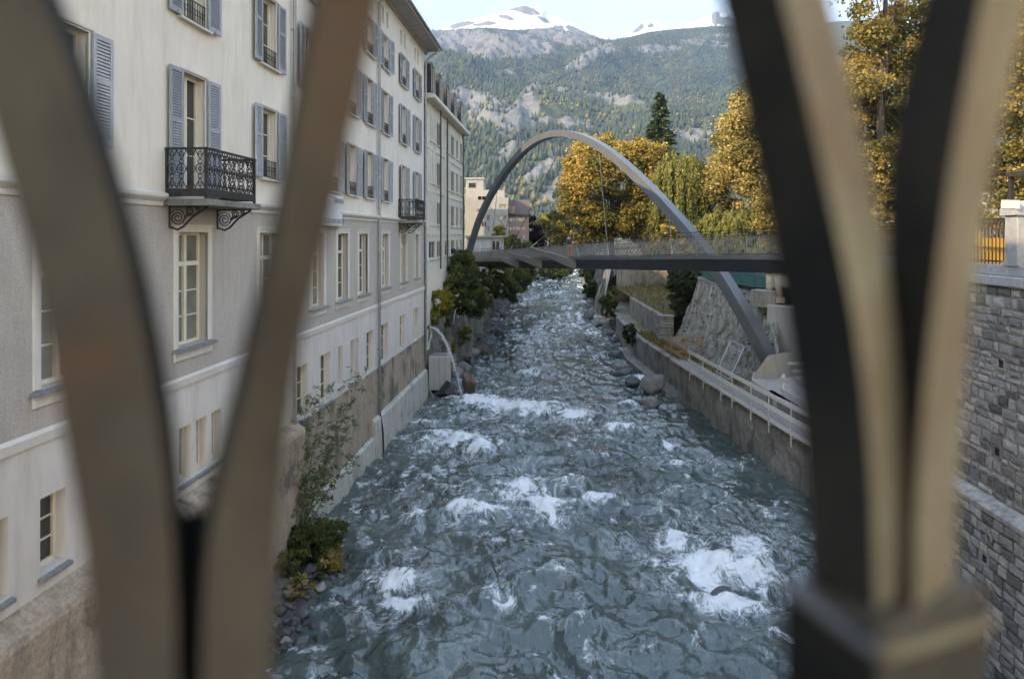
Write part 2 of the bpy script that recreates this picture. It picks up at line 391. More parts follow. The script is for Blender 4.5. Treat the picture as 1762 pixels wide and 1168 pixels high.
    n3 = noise(nt, mapping(nt, p, (1, 0.5, 1)), 0.9, 8, 0.68, 0.9)
    lines = ramp(nt, n3, [(0.47, 0.0), (0.5, 0.5), (0.53, 0.0)])
    ml = N(nt, 'ShaderNodeMath', operation='MULTIPLY'); nt.links.new(lines, ml.inputs[0]); nt.links.new(ha, ml.inputs[1])
    mx_ = N(nt, 'ShaderNodeMath', operation='MAXIMUM'); nt.links.new(mk.outputs[0], mx_.inputs[0]); nt.links.new(ml.outputs[0], mx_.inputs[1]); mk = mx_
    wc = ramp(nt, n2, [(0.35, (0.032, 0.056, 0.052)), (0.65, (0.082, 0.120, 0.108))])
    nt.links.new(mixc(nt, mk.outputs[0], wc, (0.80, 0.83, 0.84)), b.inputs['Base Color'])
    rr = N(nt, 'ShaderNodeMapRange'); nt.links.new(mk.outputs[0], rr.inputs[0]); rr.inputs[3].default_value = 0.07; rr.inputs[4].default_value = 0.75
    nt.links.new(rr.outputs[0], b.inputs['Roughness']); b.inputs['IOR'].default_value = 1.5; b.inputs['Specular IOR Level'].default_value = 0.8
    h1 = noise(nt, mapping(nt, p, (1.3, 0.85, 1)), 2.6, 3, 0.55, 0.8)
    bump(nt, b, h1, 1.0, 0.05)
    o = mesh_obj('river', me, m); tag(o, kind='structure')
river()
# riverbed below the water so that nothing is open underneath
bed = MB().box(-60, 90, -40, 310, -4.0, -3.0).build('riverbed', M_river_wall); tag(bed, kind='structure')

# ------------------------------------------------------------------ the ground on both banks
M_ground = simple('valley_ground', (0.13, 0.12, 0.085), (0.085, 0.095, 0.045), 0.12, 0.95, 0.3, 3, 0.1, c3=(0.17, 0.155, 0.13), s3=0.05)
M_terrace = simple('gravelly_terrace', (0.21, 0.185, 0.15), (0.13, 0.12, 0.085), 1.6, 0.95, 0.7, 18, 0.04, c3=(0.085, 0.095, 0.03), s3=0.45)
def sheet(name, ys, inner, outer, zf, mat, nc=40, power=2.5):
    t = np.linspace(0, 1, nc) ** power
    ys = np.asarray(ys, float); I = np.interp(ys, inner[:, 0], inner[:, 1])
    X = I[:, None] + (outer - I)[:, None] * t[None]; Y = np.repeat(ys[:, None], nc, 1)
    Z = zf(X, Y)
    i = np.arange(X.size).reshape(X.shape)
    f = np.stack([i[:-1, :-1], i[:-1, 1:], i[1:, 1:], i[1:, :-1]], -1).reshape(-1, 4)
    if outer < 0: f = f[:, ::-1]
    o = mesh_obj(name, np_mesh(name, np.stack([X, Y, Z], -1).reshape(-1, 3), f, True), mat); tag(o, kind='structure'); return o
ysg = np.concatenate([np.linspace(-60, 120, 181), np.geomspace(122, 1500, 50)])
IN_L = np.array([(-60, -14.5), (44.4, -6.9), (44.7, -6.1), (62, -5.6), (66, -5.9), (87, -5.2), (120, -2.5), (150, 1.0), (193, 7.5), (230, 16), (300, 42), (320, 30), (1500, 100)])
def z_left(X, Y):
    e = np.interp(Y, IN_L[:, 0], IN_L[:, 1])
    return 8.2 - 0.012*np.clip(e-X, 0, 60)*0 + 0.06*fbm(X*0.3, Y*0.3, 3, 51) - 0.6*sstep(60, 80, Y) - 1.5*sstep(110, 200, Y)
sheet('ground_left', ysg, IN_L, -1500.0, z_left, M_ground)
IN_R = np.array([(-60, 8.0), (23.9, 12.95), (24.2, 17.6), (30, 17.6), (36, 17.0), (42.5, 16.1), (52.6, 14.55), (56, 14.6), (56.4, 20.5), (87.8, 20.5), (88.1, 14.0), (95, 13.4), (120, 14.8), (193, 22.5), (230, 33), (300, 64), (320, 32), (1500, 102)])
def z_right(X, Y):
    base = 9.5 - 2.15*sstep(24, 45, Y) - 0.2*sstep(60, 90, Y)
    return base + 0.05*fbm(X*0.3, Y*0.3, 3, 52) - 1.6*sstep(110, 200, Y)
sheet('ground_right', ysg, IN_R, 1500.0, z_right, M_ground)
vf = MB().add([(-7000, 300, 5.0), (7000, 300, 5.0), (7000, 7000, 5.0), (-7000, 7000, 5.0)], [(0, 1, 2, 3)]).build('valley_floor', M_ground); tag(vf, kind='structure')
bf = MB().add([(-7000, -3000, 5.0), (7000, -3000, 5.0), (7000, -42, 5.0), (-7000, -42, 5.0)], [(0, 1, 2, 3)]).build('ground_behind', M_ground); tag(bf, kind='structure')

# ------------------------------------------------------------------ mountains
SKY_A = np.array([(-900, 150), (200, 90), (600, 75), (700, 62), (735, 52), (800, 49), (860, 52), (900, 55), (950, 52), (985, 60), (1020, 68), (1055, 72), (1085, 66), (1120, 57), (1160, 53), (1200, 50), (1260, 44), (1330, 46), (1500, 30), (1800, 60), (2600, 130)])
def mountain_field(px, u):
    """u 0 at the foot, 1 at the crest. Returns X, Y, Z."""
    crest = np.interp(px, SKY_A[:, 0], SKY_A[:, 1])
    Y = 1000 + 3000*u
    Zc = H + (PYH - crest)/F*4000.0
    prof = u**1.12
    # a gully that runs from upper right to lower left between two spurs
    s = (px - 760) / 330.0
    g1 = np.exp(-((u - (0.50 + 0.45*np.clip(s, -2, 1.2)))/0.10)**2) * sstep(-0.9, -0.1, s) * sstep(1.15, 0.8, s)
    X = (px - PX0)/F*Y
    big = ridged(X/1500 + 0.3, Y/1700, 3, 61); med = ridged(X/420, Y/600, 4, 62); sm = fbm(X/130, Y/150, 4, 63)
    env = np.clip(4*u*(1.02-u), 0, 1)**0.7
    Z = H - 5.7 + (Zc - H)*prof + env*(230*(big-0.15) + 120*(med-0.2) + 30*sm - 130*g1)
    # the slope never rises above the line of sight to its own crest
    cap = H + (PYH - crest - 3.0*(1-u))/F*Y - 14*(1-u)
    k = 25.0; Z = -k*np.logaddexp(-Z/k, -cap/k)
    return X, Y, Z, med, sm, g1
def mountains():
    npx, nu = 520, 330
    px = np.concatenate([np.linspace(-900, 640, 90, endpoint=False), np.linspace(640, 1420, npx-170, endpoint=False), np.linspace(1420, 2600, 80)])
    u = np.linspace(0, 1, nu)
    PXg, U = np.meshgrid(px, u)
    X, Y, Z, med, sm, g1 = mountain_field(PXg, U)
    # crest: steep upper wall on the left part
    rock = np.zeros_like(X)
    n1 = fbm(X/260, Y/300, 4, 71); n2 = fbm(X/90, Y/110, 4, 72)
    # apparent position of features, as places on the slope
    yy = PYH - (Z - H)/Y*F
    def blob(cx, cy, rx, ry, s=1.0, rot=0.0):
        a = (PXg-cx); b = (yy-cy); c, d = math.cos(rot), math.sin(rot)
        q = np.sqrt(((a*c+b*d)/rx)**2 + ((-a*d+b*c)/ry)**2) * (1+0.55*n1+0.35*n2)
        return s*sstep(1.2, 0.7, q)
    for bl in [(835, 78, 150, 26, .95, 0.1), (965, 62, 70, 16, 1.0, 0.15), (835, 185, 66, 26, .8, .5), (905, 195, 20, 45, 1.0, .35), (890, 215, 40, 30, .8, 0), (780, 170, 26, 14, .6, 0), (1015, 100, 60, 10, .8, -0.5),
               (1060, 172, 50, 8, .8, .1), (950, 215, 70, 10, .8, .1), (1130, 85, 60, 8, .7, 0), (1210, 75, 60, 6, .6, .1), (990, 160, 40, 8, .6, .2), (870, 130, 40, 10, .5, -.4), (1190, 238, 60, 14, .75, .1),
               (860, 270, 60, 12, .6, -.6), (930, 300, 40, 14, .7, -.6), (960, 330, 40, 16, .75, -.5), (1190, 300, 50, 12, .6, 0), (1290, 62, 70, 8, .6, 0)]:
        rock = np.maximum(rock, blob(*bl))
    rock = np.maximum(rock, 0.6*sstep(0.52, 0.7, n1+0.35*n2))
    autumn = sstep(0.05, 0.5, fbm(X/340, Y/300, 3, 73)+0.25*n2) * sstep(0.62, 0.35, U)
    # rugged relief where it is bare
    Z = Z + rock*(30*ridged(X/70, Y/60, 4, 74) - 8) * sstep(1.0, 0.96, U)
    v = np.stack([X, Y, Z], -1).reshape(-1, 3); i = np.arange(X.size).reshape(X.shape)
    f = np.stack([i[:-1, :-1], i[:-1, 1:], i[1:, 1:], i[1:, :-1]], -1).reshape(-1, 4)
    back = v[i[-1]].copy(); back[:, 1] += 900; back[:, 2] = 0
    nb = len(v); v = np.concatenate([v, back])
    j = np.arange(nb, nb+len(back))
    f = np.concatenate([f, np.stack([i[-1][:-1], i[-1][1:], j[1:], j[:-1]], -1)])
    me = np_mesh('mountain', v, f, True)
    z0 = np.zeros(len(back))
    attr(me, 'rock', np.concatenate([rock.ravel(), z0])); attr(me, 'autumn', np.concatenate([autumn.ravel(), z0]))
    m, nt, b = new_mat('mountain_side'); p = coords(nt)
    ra = N(nt, 'ShaderNodeAttribute', attribute_name='rock').outputs['Fac']
    nn = noise(nt, p, 0.02, 7, 0.7, 0.3)
    forest = ramp(nt, noise(nt, p, 0.05, 5, 0.7), [(0.35, (0.036, 0.052, 0.026)), (0.6, (0.078, 0.095, 0.042)), (0.75, (0.125, 0.13, 0.065))])
    rk = ramp(nt, noise(nt, mapping(nt, p, (1, 1, 2.2)), 0.022, 8, 0.72, 0.6), [(0.3, (0.08, 0.087, 0.086)), (0.5, (0.145, 0.152, 0.148)), (0.72, (0.22, 0.222, 0.21))])
    s = N(nt, 'ShaderNodeMath', operation='ADD'); nt.links.new(ra, s.inputs[0])
    sc_ = N(nt, 'ShaderNodeMath', operation='MULTIPLY_ADD'); nt.links.new(nn, sc_.inputs[0]); sc_.inputs[1].default_value = 0.9; sc_.inputs[2].default_value = -0.45
    nt.links.new(sc_.outputs[0], s.inputs[1])
    nt.links.new(mixc(nt, ramp(nt, s.outputs[0], [(0.38, 0.0), (0.6, 1.0)]), forest, rk), b.inputs['Base Color'])
    b.inputs['Roughness'].default_value = 0.95
    bump(nt, b, noise(nt, p, 0.05, 6, 0.7), 0.6, 8.0)
    o = mesh_obj('mountain', me, m); tag(o, kind='structure')
    # the forest: small conifers standing on the slope
    r = np.random.default_rng(11)
    n = 150000
    pxs = r.uniform(640, 1420, n); us = r.uniform(0.0, 0.985, n)**0.80
    fi = (us*(nu-1)); ii = np.clip(np.round(fi).astype(int), 0, nu-1); jj = np.clip(np.searchsorted(px, pxs), 0, len(px)-1)
    keep = (rock[ii, jj] + 0.25*r.standard_normal(n)) < 0.45
    keep &= r.random(n) < np.clip(0.15 + 1.3*sstep(-0.35, 0.15, fbm(X[ii, jj]/200, Y[ii, jj]/220, 4, 81)), 0, 1)
    keep &= r.random(n) < (1000+3000*us)/4000*1.0 + 0.1
    ii = ii[keep]; jj = jj[keep]; us = us[keep]; pxs = pxs[keep]; n = len(ii)
    a = np.clip(fi[keep]-ii, -0.5, 0.5)
    i2 = np.clip(ii+np.sign(a).astype(int), 0, nu-1)
    bx = X[ii, jj]*(1-abs(a)) + X[i2, jj]*abs(a) + r.uniform(-4, 4, n); by = Y[ii, jj]*(1-abs(a)) + Y[i2, jj]*abs(a); bz = Z[ii, jj]*(1-abs(a)) + Z[i2, jj]*abs(a)
    au = autumn[ii, jj]
    hgt = r.uniform(11, 24, n)*(1-0.45*us); rad = hgt*r.uniform(0.17, 0.26, n)
    dec = (r.random(n) < 0.08+0.45*au); hgt = np.where(dec, hgt*0.62, hgt); rad = np.where(dec, hgt*0.42, rad)
    K = 5; ang = np.linspace(0, 2*math.pi, K, endpoint=False)
    V = np.zeros((n, K+2, 3)); ph = r.uniform(0, 6, n)
    for k in range(K):
        V[:, k, 0] = bx + rad*np.cos(ang[k]+ph); V[:, k, 1] = by + rad*np.sin(ang[k]+ph); V[:, k, 2] = bz + hgt*np.where(dec, 0.45, 0.16)
    V[:, K] = np.stack([bx, by, bz+hgt], -1); V[:, K+1] = np.stack([bx, by, bz-3], -1)
    base = (np.arange(n)*(K+2))[:, None, None]
    tri = np.array([(k, (k+1) % K, K) for k in range(K)] + [((k+1) % K, k, K+1) for k in range(K)])
    Fc = (base + tri[None]).reshape(-1, 3)
    me = np_mesh('forest', V.reshape(-1, 3), Fc)
    t = np.where(dec, r.uniform(0.55, 1.0, n), r.uniform(0.0, 0.5, n)); attr(me, 'tint', np.repeat(t, K+2))
    mf, nt, b = new_mat('forest_canopy'); aa = N(nt, 'ShaderNodeAttribute', attribute_name='tint')
    nt.links.new(ramp(nt, aa.outputs['Fac'], [(0.0, (0.024, 0.045, 0.026)), (0.5, (0.058, 0.080, 0.038)), (0.7, (0.13, 0.13, 0.045)), (1.0, (0.21, 0.155, 0.05))]), b.inputs['Base Color'])
    b.inputs['Roughness'].default_value = 0.9
    fo = mesh_obj('forest', me, mf); tag(fo, 'mixed conifer and autumn forest covering the mountain side', 'forest', kind='stuff')

def snow_peak(name, sky, Yc, base_y, seed, rocks):
    """a high summit behind the forested crest"""
    npx, nu = 190, 90
    x0, x1 = sky[0][0], sky[-1][0]; px = np.linspace(x0, x1, npx); sk = np.interp(px, [a for a, _ in sky], [b for _, b in sky])
    sk = sk + 2.6*fbm(px/16, px*0, 5, seed, 0.6)
    u = np.linspace(0, 1, nu); PXg, U = np.meshgrid(px, u)
    Y = Yc - 900*(1-U); yy = base_y + (sk[None]-base_y)*U**1.1
    X = (PXg-PX0)/F*Y; Z = H + (PYH-yy)/F*Y
    rel = 34*(ridged(X/190, Y/260, 5, seed)-0.2)*np.clip(3.2*U*(1-U), 0, 1); Z = Z + rel
    v = np.stack([X, Y, Z], -1).reshape(-1, 3); i = np.arange(X.size).reshape(X.shape)
    f = np.stack([i[:-1, :-1], i[:-1, 1:], i[1:, 1:], i[1:, :-1]], -1).reshape(-1, 4)
    back = v[i[-1]].copy(); back[:, 1] += 700; back[:, 2] -= 700; nb = len(v); v = np.concatenate([v, back]); j = np.arange(nb, nb+npx)
    f = np.concatenate([f, np.stack([i[-1][:-1], i[-1][1:], j[1:], j[:-1]], -1)])
    me = np_mesh(name, v, f, True)
    ya = PYH - (Z-H)/Y*F; rk = np.zeros_like(X); nn = fbm(X/110, Y/140, 4, seed+2)
    for cx, cy, rx, ry, rot in rocks:
        a = PXg-cx; b_ = ya-cy; c, d = math.cos(rot), math.sin(rot)
        q = np.sqrt(((a*c+b_*d)/rx)**2 + ((-a*d+b_*c)/ry)**2) * (1+0.8*nn); rk = np.maximum(rk, sstep(1.15, 0.75, q))
    attr(me, 'rock', np.concatenate([rk.ravel(), np.zeros(npx)]))
    if 'snow_and_rock' not in MATS:
        m, nt, b = new_mat('snow_and_rock'); p = coords(nt)
        ra = N(nt, 'ShaderNodeAttribute', attribute_name='rock').outputs['Fac']
        nn_ = noise(nt, mapping(nt, p, (1, 1, 0.6)), 0.012, 8, 0.75, 0.5)
        s = N(nt, 'ShaderNodeMath', operation='MULTIPLY_ADD'); nt.links.new(nn_, s.inputs[0]); s.inputs[1].default_value = 1.3; nt.links.new(ra, s.inputs[2])
        fac = ramp(nt, s.outputs[0], [(0.80, 0.0), (0.90, 1.0)])
        rkc = ramp(nt, noise(nt, p, 0.03, 6), [(0.3, (0.10, 0.095, 0.09)), (0.7, (0.25, 0.235, 0.22))])
        nt.links.new(mixc(nt, fac, (0.86, 0.88, 0.90), rkc), b.inputs['Base Color']); b.inputs['Roughness'].default_value = 0.8
        bump(nt, b, nn_, 0.5, 12.0)
    o = mesh_obj(name, me, MATS['snow_and_rock']); tag(o, kind='structure')
mountains()
snow_peak('snow_mountain', [(690, 75), (745, 57), (775, 44), (800, 36), (830, 30), (860, 22), (878, 16), (890, 13), (905, 11), (915, 14), (922, 11), (932, 15), (942, 24), (960, 30), (985, 40), (1010, 54), (1040, 63), (1065, 70), (1085, 80)], 4900, 95, 91,
          [(905, 18, 26, 7, 0.25), (870, 30, 14, 3, .3), (935, 34, 12, 3, .5), (830, 42, 20, 2.5, -.1), (985, 50, 12, 5, .4), (795, 43, 22, 4, -0.15), (1000, 62, 30, 8, .3), (960, 60, 16, 14, .2), (740, 62, 30, 4, 0)])
snow_peak('snow_mountain', [(1060, 75), (1085, 58), (1100, 45), (1112, 36), (1124, 33), (1138, 41), (1152, 48), (1165, 47), (1185, 42), (1205, 34), (1222, 27), (1232, 19), (1245, 22), (1265, 34), (1300, 42), (1360, 60)], 5200, 80, 95,
          [(1098, 50, 10, 5, -0.6), (1232, 30, 8, 10, 0), (1120, 44, 5, 4, 0.3), (1255, 38, 20, 8, .2)])
# the air of the valley
M_haze = bpy.data.materials.new('valley_haze'); M_haze.use_nodes = True
hn = M_haze.node_tree; hn.nodes.remove(hn.nodes['Principled BSDF'])
pv = N(hn, 'ShaderNodeVolumePrincipled'); pv.inputs['Color'].default_value = (0.23, 0.365, 0.55, 1); pv.inputs['Density'].default_value = 0.00024
pv.inputs['Anisotropy'].default_value = 0.25
hn.links.new(pv.outputs[0], hn.nodes['Material Output'].inputs['Volume'])
hz = MB().box(-7100, 7100, -3100, 7100, -5.5, 2300).build('haze', M_haze); tag(hz, 'thin blue haze filling the valley air', 'haze', kind='stuff')
# ------------------------------------------------------------------ left bank buildings
ANG = math.atan2(1.0, 0.0732)       # direction of the street front
DV = Vector((0.0730, 0.9973, 0)); NV = Vector((0.9973, -0.0730, 0))
def FW(s, out, z): return Vector((-9, 0, 0)) + DV*s + NV*out + Vector((0, 0, z))

def holed_wall(name, x0, x1, z0, z1, holes, mat, parent, y=0.0, depth=0.28):
    """front face at local y with reveals going inwards (+y)"""
    hs = [(max(a, x0), min(b, x1), max(c, z0), min(d, z1)) for a, b, c, d in holes if a < x1 and b > x0 and c < z1 and d > z0]
    xs = sorted({x0, x1, *[h[0] for h in hs], *[h[1] for h in hs]}); zs = sorted({z0, z1, *[h[2] for h in hs], *[h[3] for h in hs]})
    mb = MB()
    for i in range(len(xs)-1):
        for j in range(len(zs)-1):
            cx = (xs[i]+xs[i+1])/2; cz = (zs[j]+zs[j+1])/2
            if any(a < cx < b and c < cz < d for a, b, c, d in hs): continue
            mb.add([(xs[i], y, zs[j]), (xs[i+1], y, zs[j]), (xs[i+1], y, zs[j+1]), (xs[i], y, zs[j+1])], [(0, 1, 2, 3)])
    for a, b, c, d in hs:
        yb = y+depth
        if c > z0: mb.add([(a, y, c), (b, y, c), (b, yb, c), (a, yb, c)], [(0, 3, 2, 1)][::-1])
        if d < z1: mb.add([(a, y, d), (b, y, d), (b, yb, d), (a, yb, d)], [(0, 1, 2, 3)])
        mb.add([(a, y, c), (a, yb, c), (a, yb, d), (a, y, d)], [(0, 1, 2, 3)])
        mb.add([(b, y, c), (b, yb, c), (b, yb, d), (b, y, d)], [(3, 2, 1, 0)])
    me = bpy.data.meshes.new(name); me.from_pydata(mb.v, [], mb.f); me.update()
    return mesh_obj(name, me, mat, parent, world=False)

def shutter_mesh(w, h):
    mb = MB(); t = 0.045; e = 0.085
    mb.cbox(0, e, -t, 0, 0, h, 0.006); mb.cbox(w-e, w, -t, 0, 0, h, 0.006)
    for z0, z1 in ((0, 0.12), (h*0.56, h*0.56+0.10), (h-0.10, h)): mb.cbox(e, w-e, -t, 0, z0, z1, 0.005)
    for a, b in ((0.12, h*0.56), (h*0.56+0.10, h-0.10)):
        n = max(4, int((b-a)/0.062)); d = (b-a)/n
        for k in range(n):
            z = a+k*d
            mb.add([(e, -t+0.004, z+0.004), (w-e, -t+0.004, z+0.004), (w-e, -0.010, z+d*0.95), (e, -0.010, z+d*0.95),
                    (e, -t+0.012, z+0.002), (w-e, -t+0.012, z+0.002), (w-e, -0.002, z+d*0.93), (e, -0.002, z+d*0.93)],
                   [(0, 1, 2, 3), (7, 6, 5, 4), (0, 4, 5, 1), (2, 6, 7, 3)])
    mb.box(e, w-e, -0.002, 0.0, 0.12, h-0.1)
    mb.box(w*0.45, w*0.55, -t-0.03, -t, 0.03, 0.06)
    return mb.mesh('shutter')
def frame_mesh(w, h, kind):
    mb = MB(); y0, y1 = 0.20, 0.265; e = 0.065
    mb.box(-w/2, -w/2+e, y0, y1, 0, h); mb.box(w/2-e, w/2, y0, y1, 0, h); mb.box(-w/2+e, w/2-e, y0, y1, 0, e+0.02); mb.box(-w/2+e, w/2-e, y0, y1, h-e, h)
    if kind in ('casement', 'transom'): mb.box(-0.055, 0.055, y0-0.012, y1, e+0.02, h-e)
    zt = h-e
    if kind == 'transom':
        zt = h*0.72; mb.box(-w/2+e, w/2-e, y0-0.02, y1, zt-0.05, zt+0.06); zt -= 0.05
    n = 3 if kind != 'single' else 3
    for k in range(1, n):
        z = e+0.02+(zt-e-0.02)*k/n; mb.box(-w/2+e, w/2-e, y0+0.02, y1-0.01, z-0.014, z+0.014)
    return mb.mesh('frame')
def pane_mesh(w, h):
    return MB().add([(-w/2, 0.25, 0), (w/2, 0.25, 0), (w/2, 0.25, h), (-w/2, 0.25, h)], [(0, 1, 2, 3)]).mesh('pane', fix=False)
def surround_mesh(w, h, t, out, sill=True):
    mb = MB(); z0 = 0.0
    mb.cbox(-w/2-t, -w/2, -out, 0.05, z0, h+t, 0.012); mb.cbox(w/2, w/2+t, -out, 0.05, z0, h+t, 0.012); mb.cbox(-w/2, w/2, -out, 0.05, h, h+t, 0.012)
    mb.box(-w/2-t-0.02, w/2+t+0.02, -out-0.035, 0.0, h+t-0.03, h+t+0.02)
    return mb.mesh('window')
def guard_mesh(w, h=0.55):
    mb = MB(); y = -0.02
    for z in (0.06, h): mb.box(-w/2, w/2, y-0.012, y+0.012, z-0.012, z+0.012)
    n = int(w/0.12)
    for k in range(n+1):
        x = -w/2+0.03+(w-0.06)*k/n; mb.box(x-0.008, x+0.008, y-0.008, y+0.008, 0.06, h)
        if k < n:
            c = x+(w-0.06)/n/2; mb.tube([(c+0.045*math.cos(a), y, h*0.55+0.07*math.sin(a)) for a in np.linspace(0, 2*math.pi, 9)[:-1]], 0.008, 4, closed=True)
    return mb.mesh('guard_rail')
def sill_mesh(w, out, t=0.06, z=-0.06):
    mb = MB(); mb.add([(-w/2, -out, z), (w/2, -out, z), (w/2, 0.26, z), (-w/2, 0.26, z), (-w/2, -out, z+t*0.8), (w/2, -out, z+t*0.8), (w/2, 0.26, z+t+0.03), (-w/2, 0.26, z+t+0.03)],
                      [(0, 3, 2, 1), (4, 5, 6, 7), (0, 1, 5, 4), (1, 2, 6, 5), (2, 3, 7, 6), (3, 0, 4, 7)]); return mb.mesh('sill')
PROTO = {}
WR = random.Random(31)
M_curtain = glass_mat('net_curtain_glass', (0.42, 0.41, 0.37), 0.08)
def proto(kind, w, h):
    key = (kind, round(w, 2), round(h, 2))
    if key in PROTO: return PROTO[key]
    L = []
    if kind in ('shutter', 'french', 'short'):
        L.append(('window', surround_mesh(w, h, 0.075, 0.03), M_trim, (0, 0, 0)))
        L.append(('frame', frame_mesh(w, h, 'casement'), M_frame, (0, 0, 0))); L.append(('pane', pane_mesh(w, h), M_glass, (0, 0, 0)))
        if kind != 'french':
            L.append(('sill', sill_mesh(w+0.34, 0.14), M_trim, (0, 0, 0))); L.append(('guard_rail', guard_mesh(w), M_iron, (0, 0, 0)))
        sw = 0.56; sm = shutter_mesh(sw, h+0.02)
        L.append(('shutter', sm, M_shutter, (-w/2-sw-0.03, -0.055, -0.0))); L.append(('shutter', sm, M_shutter, (w/2+0.03, -0.055, -0.0)))
    elif kind == 'tall':
        L.append(('window', surround_mesh(w, h, 0.17, 0.05), M_trim, (0, 0, 0)))
        L.append(('frame', frame_mesh(w, h, 'transom'), M_frame, (0, 0, 0))); L.append(('pane', pane_mesh(w, h), M_glass, (0, 0, 0)))
        L.append(('sill', sill_mesh(w+0.46, 0.17, 0.07, -0.09), M_slate, (0, 0, 0)))
        L.append(('apron', MB().cbox(-w/2-0.17, w/2+0.17, -0.06, 0.0, -0.30, -0.092, 0.015).mesh('apron'), M_trim, (0, 0, 0)))
    elif kind == 'small':
        mb = MB(); mb.box(-w/2, w/2, 0.20, 0.27, h-0.03, h); L.append(('window', mb.mesh('window'), M_frame, (0, 0, 0)))
        L.append(('frame', frame_mesh(w, h-0.03, 'single' if w < 0.9 else 'casement'), M_frame, (0, 0, 0))); L.append(('pane', pane_mesh(w, h), M_glass_d, (0, 0, 0)))
        L.append(('sill', sill_mesh(w+0.12, 0.10, 0.08, -0.12), M_slate, (0, 0, 0)))
    elif kind == 'attic':
        mb = MB(); mb.box(-w/2, w/2, 0.10, 0.16, 0.0, 0.05); L.append(('window', mb.mesh('window'), M_frame, (0, 0, 0)))
        L.append(('frame', frame_mesh(w, h, 'single'), M_frame, (0, 0, 0))); L.append(('pane', pane_mesh(w, h), M_glass_d, (0, 0, 0)))
    for n, me, mt, _ in L:
        if not me.materials: me.materials.append(mt)
    PROTO[key] = L; return L
def put_window(parent, kind, w, h, s, z, name=None):
    L = proto(kind, w, h); root = None
    for i, (n, me, mt, loc) in enumerate(L):
        o = bpy.data.objects.new(n, me)
        if i == 0: o.location = (s, 0, z); link(o, parent); root = o
        else:
            o.location = loc; link(o, root)
            if n == 'shutter':
                a = WR.uniform(0.0, 0.09) if WR.random() < 0.8 else WR.uniform(0.1, 0.3)
                if loc[0] > 0: o.rotation_euler = (0, 0, -a)
                else:
                    wd = 0.56; o.rotation_euler = (0, 0, a); o.location = (loc[0]+wd*(1-math.cos(a)), loc[1]-wd*math.sin(a), loc[2])
            if n == 'pane' and kind not in ('small', 'attic'):
                q = WR.random(); o.material_slots[0].link = 'OBJECT'; o.material_slots[0].material = M_glass_d if q < 0.3 else (M_curtain if q < 0.5 else M_glass)
    return root

HB = thing('apartment_house', 'long cream apartment house with blue grey shutters and grey ground storey along the river', 'building', (-9, 0, 0), ANG)
S0, S1 = -14.0, 44.7
holes_c, holes_g, holes_w, wins = [], [], [], []
near_cols = [-8.8, -4.55, -0.3, 3.95, 8.2, 12.46, 16.70, 20.98]
far_cols = [24.36, 26.85, 29.3, 31.95, 34.85, 38.8, 42.35]
for c in near_cols + far_cols:
    bal = c in (16.70, 38.8)
    w = 1.08
    z, h, k = (11.66, 2.92, 'french') if bal else (12.42, 2.12, 'shutter')
    wins.append((k, w, h, c, z)); holes_c.append((c-w/2, c+w/2, z, z+h))
    z, h = 15.85, 2.1
    wins.append(('shutter', w, h, c, z)); holes_c.append((c-w/2, c+w/2, z, z+h))
    z, h = 19.12, 1.68
    wins.append(('short', w, h, c, z)); holes_c.append((c-w/2, c+w/2, z, z+h))
    for d in (-0.42, 0.42):
        wins.append(('attic', 0.42, 0.82, c+d, 21.35)); holes_c.append((c+d-0.21, c+d+0.21, 21.35, 22.17))
for c in (-8.8, -4.55, -0.3, 3.95, 8.2, 12.46, 16.68, 20.98, 25.18, 28.04, 30.95, 34.85, 38.85, 42.4):
    w, h, z = 1.36, 2.72, 8.05
    wins.append(('tall', w, h, c, z)); holes_g.append((c-w/2, c+w/2, z, z+h))
for a, b, z, zt in [(6.6, 7.3, 4.85, 6.15), (7.6, 8.3, 4.85, 6.15), (9.95, 10.45, 4.85, 6.15), (10.62, 11.12, 4.85, 6.15), (11.80, 12.42, 4.85, 6.15), (16.10, 16.62, 4.85, 6.15), (16.84, 17.36, 4.85, 6.15), (17.58, 18.1, 4.85, 6.15),
                    (20.4, 21.3, 4.6, 6.15), (23.1, 24.25, 4.35, 6.2), (25.4, 26.6, 4.35, 6.2), (27.5, 28.1, 4.6, 6.2), (29.12, 29.66, 4.4, 6.2), (29.82, 30.36, 4.4, 6.2), (31.5, 32.75, 4.3, 6.2), (34.1, 35.85, 4.25, 6.22), (38.0, 39.7, 4.25, 6.22), (41.5, 43.2, 4.25, 6.22)]:
    b = min(b, a+1.3)
    wins.append(('small', b-a, zt-z, (a+b)/2, z)); holes_w.append((a, b, z, zt))
holed_wall('upper_wall', S0, S1, 11.5, 22.85, holes_c, M_cream, HB)
holed_wall('ground_storey_wall', S0, S1, 7.24, 11.5, holes_g, M_gray, HB, y=-0.012)
holed_wall('basement_wall', S0, S1, 4.22, 7.24, holes_w, M_white, HB, y=-0.004)
for k, w, h, c, z in wins: put_window(HB, k, w, h, c, z)
# end walls and back, roof
mb = MB(); mb.add([(S1, 0, -1), (S1, 13, -1), (S1, 13, 22.85), (S1, 6.5, 25.05), (S1, 0, 22.85)], [(0, 1, 2, 3, 4)])
mb.add([(S0, 0, -1), (S0, 13, -1), (S0, 13, 22.85), (S0, 6.5, 25.05), (S0, 0, 22.85)], [(4, 3, 2, 1, 0)]); mb.add([(S0, 13, -1), (S1, 13, -1), (S1, 13, 22.85), (S0, 13, 22.85)], [(0, 3, 2, 1)])
mb.build('end_wall', M_cream, HB, world=False)
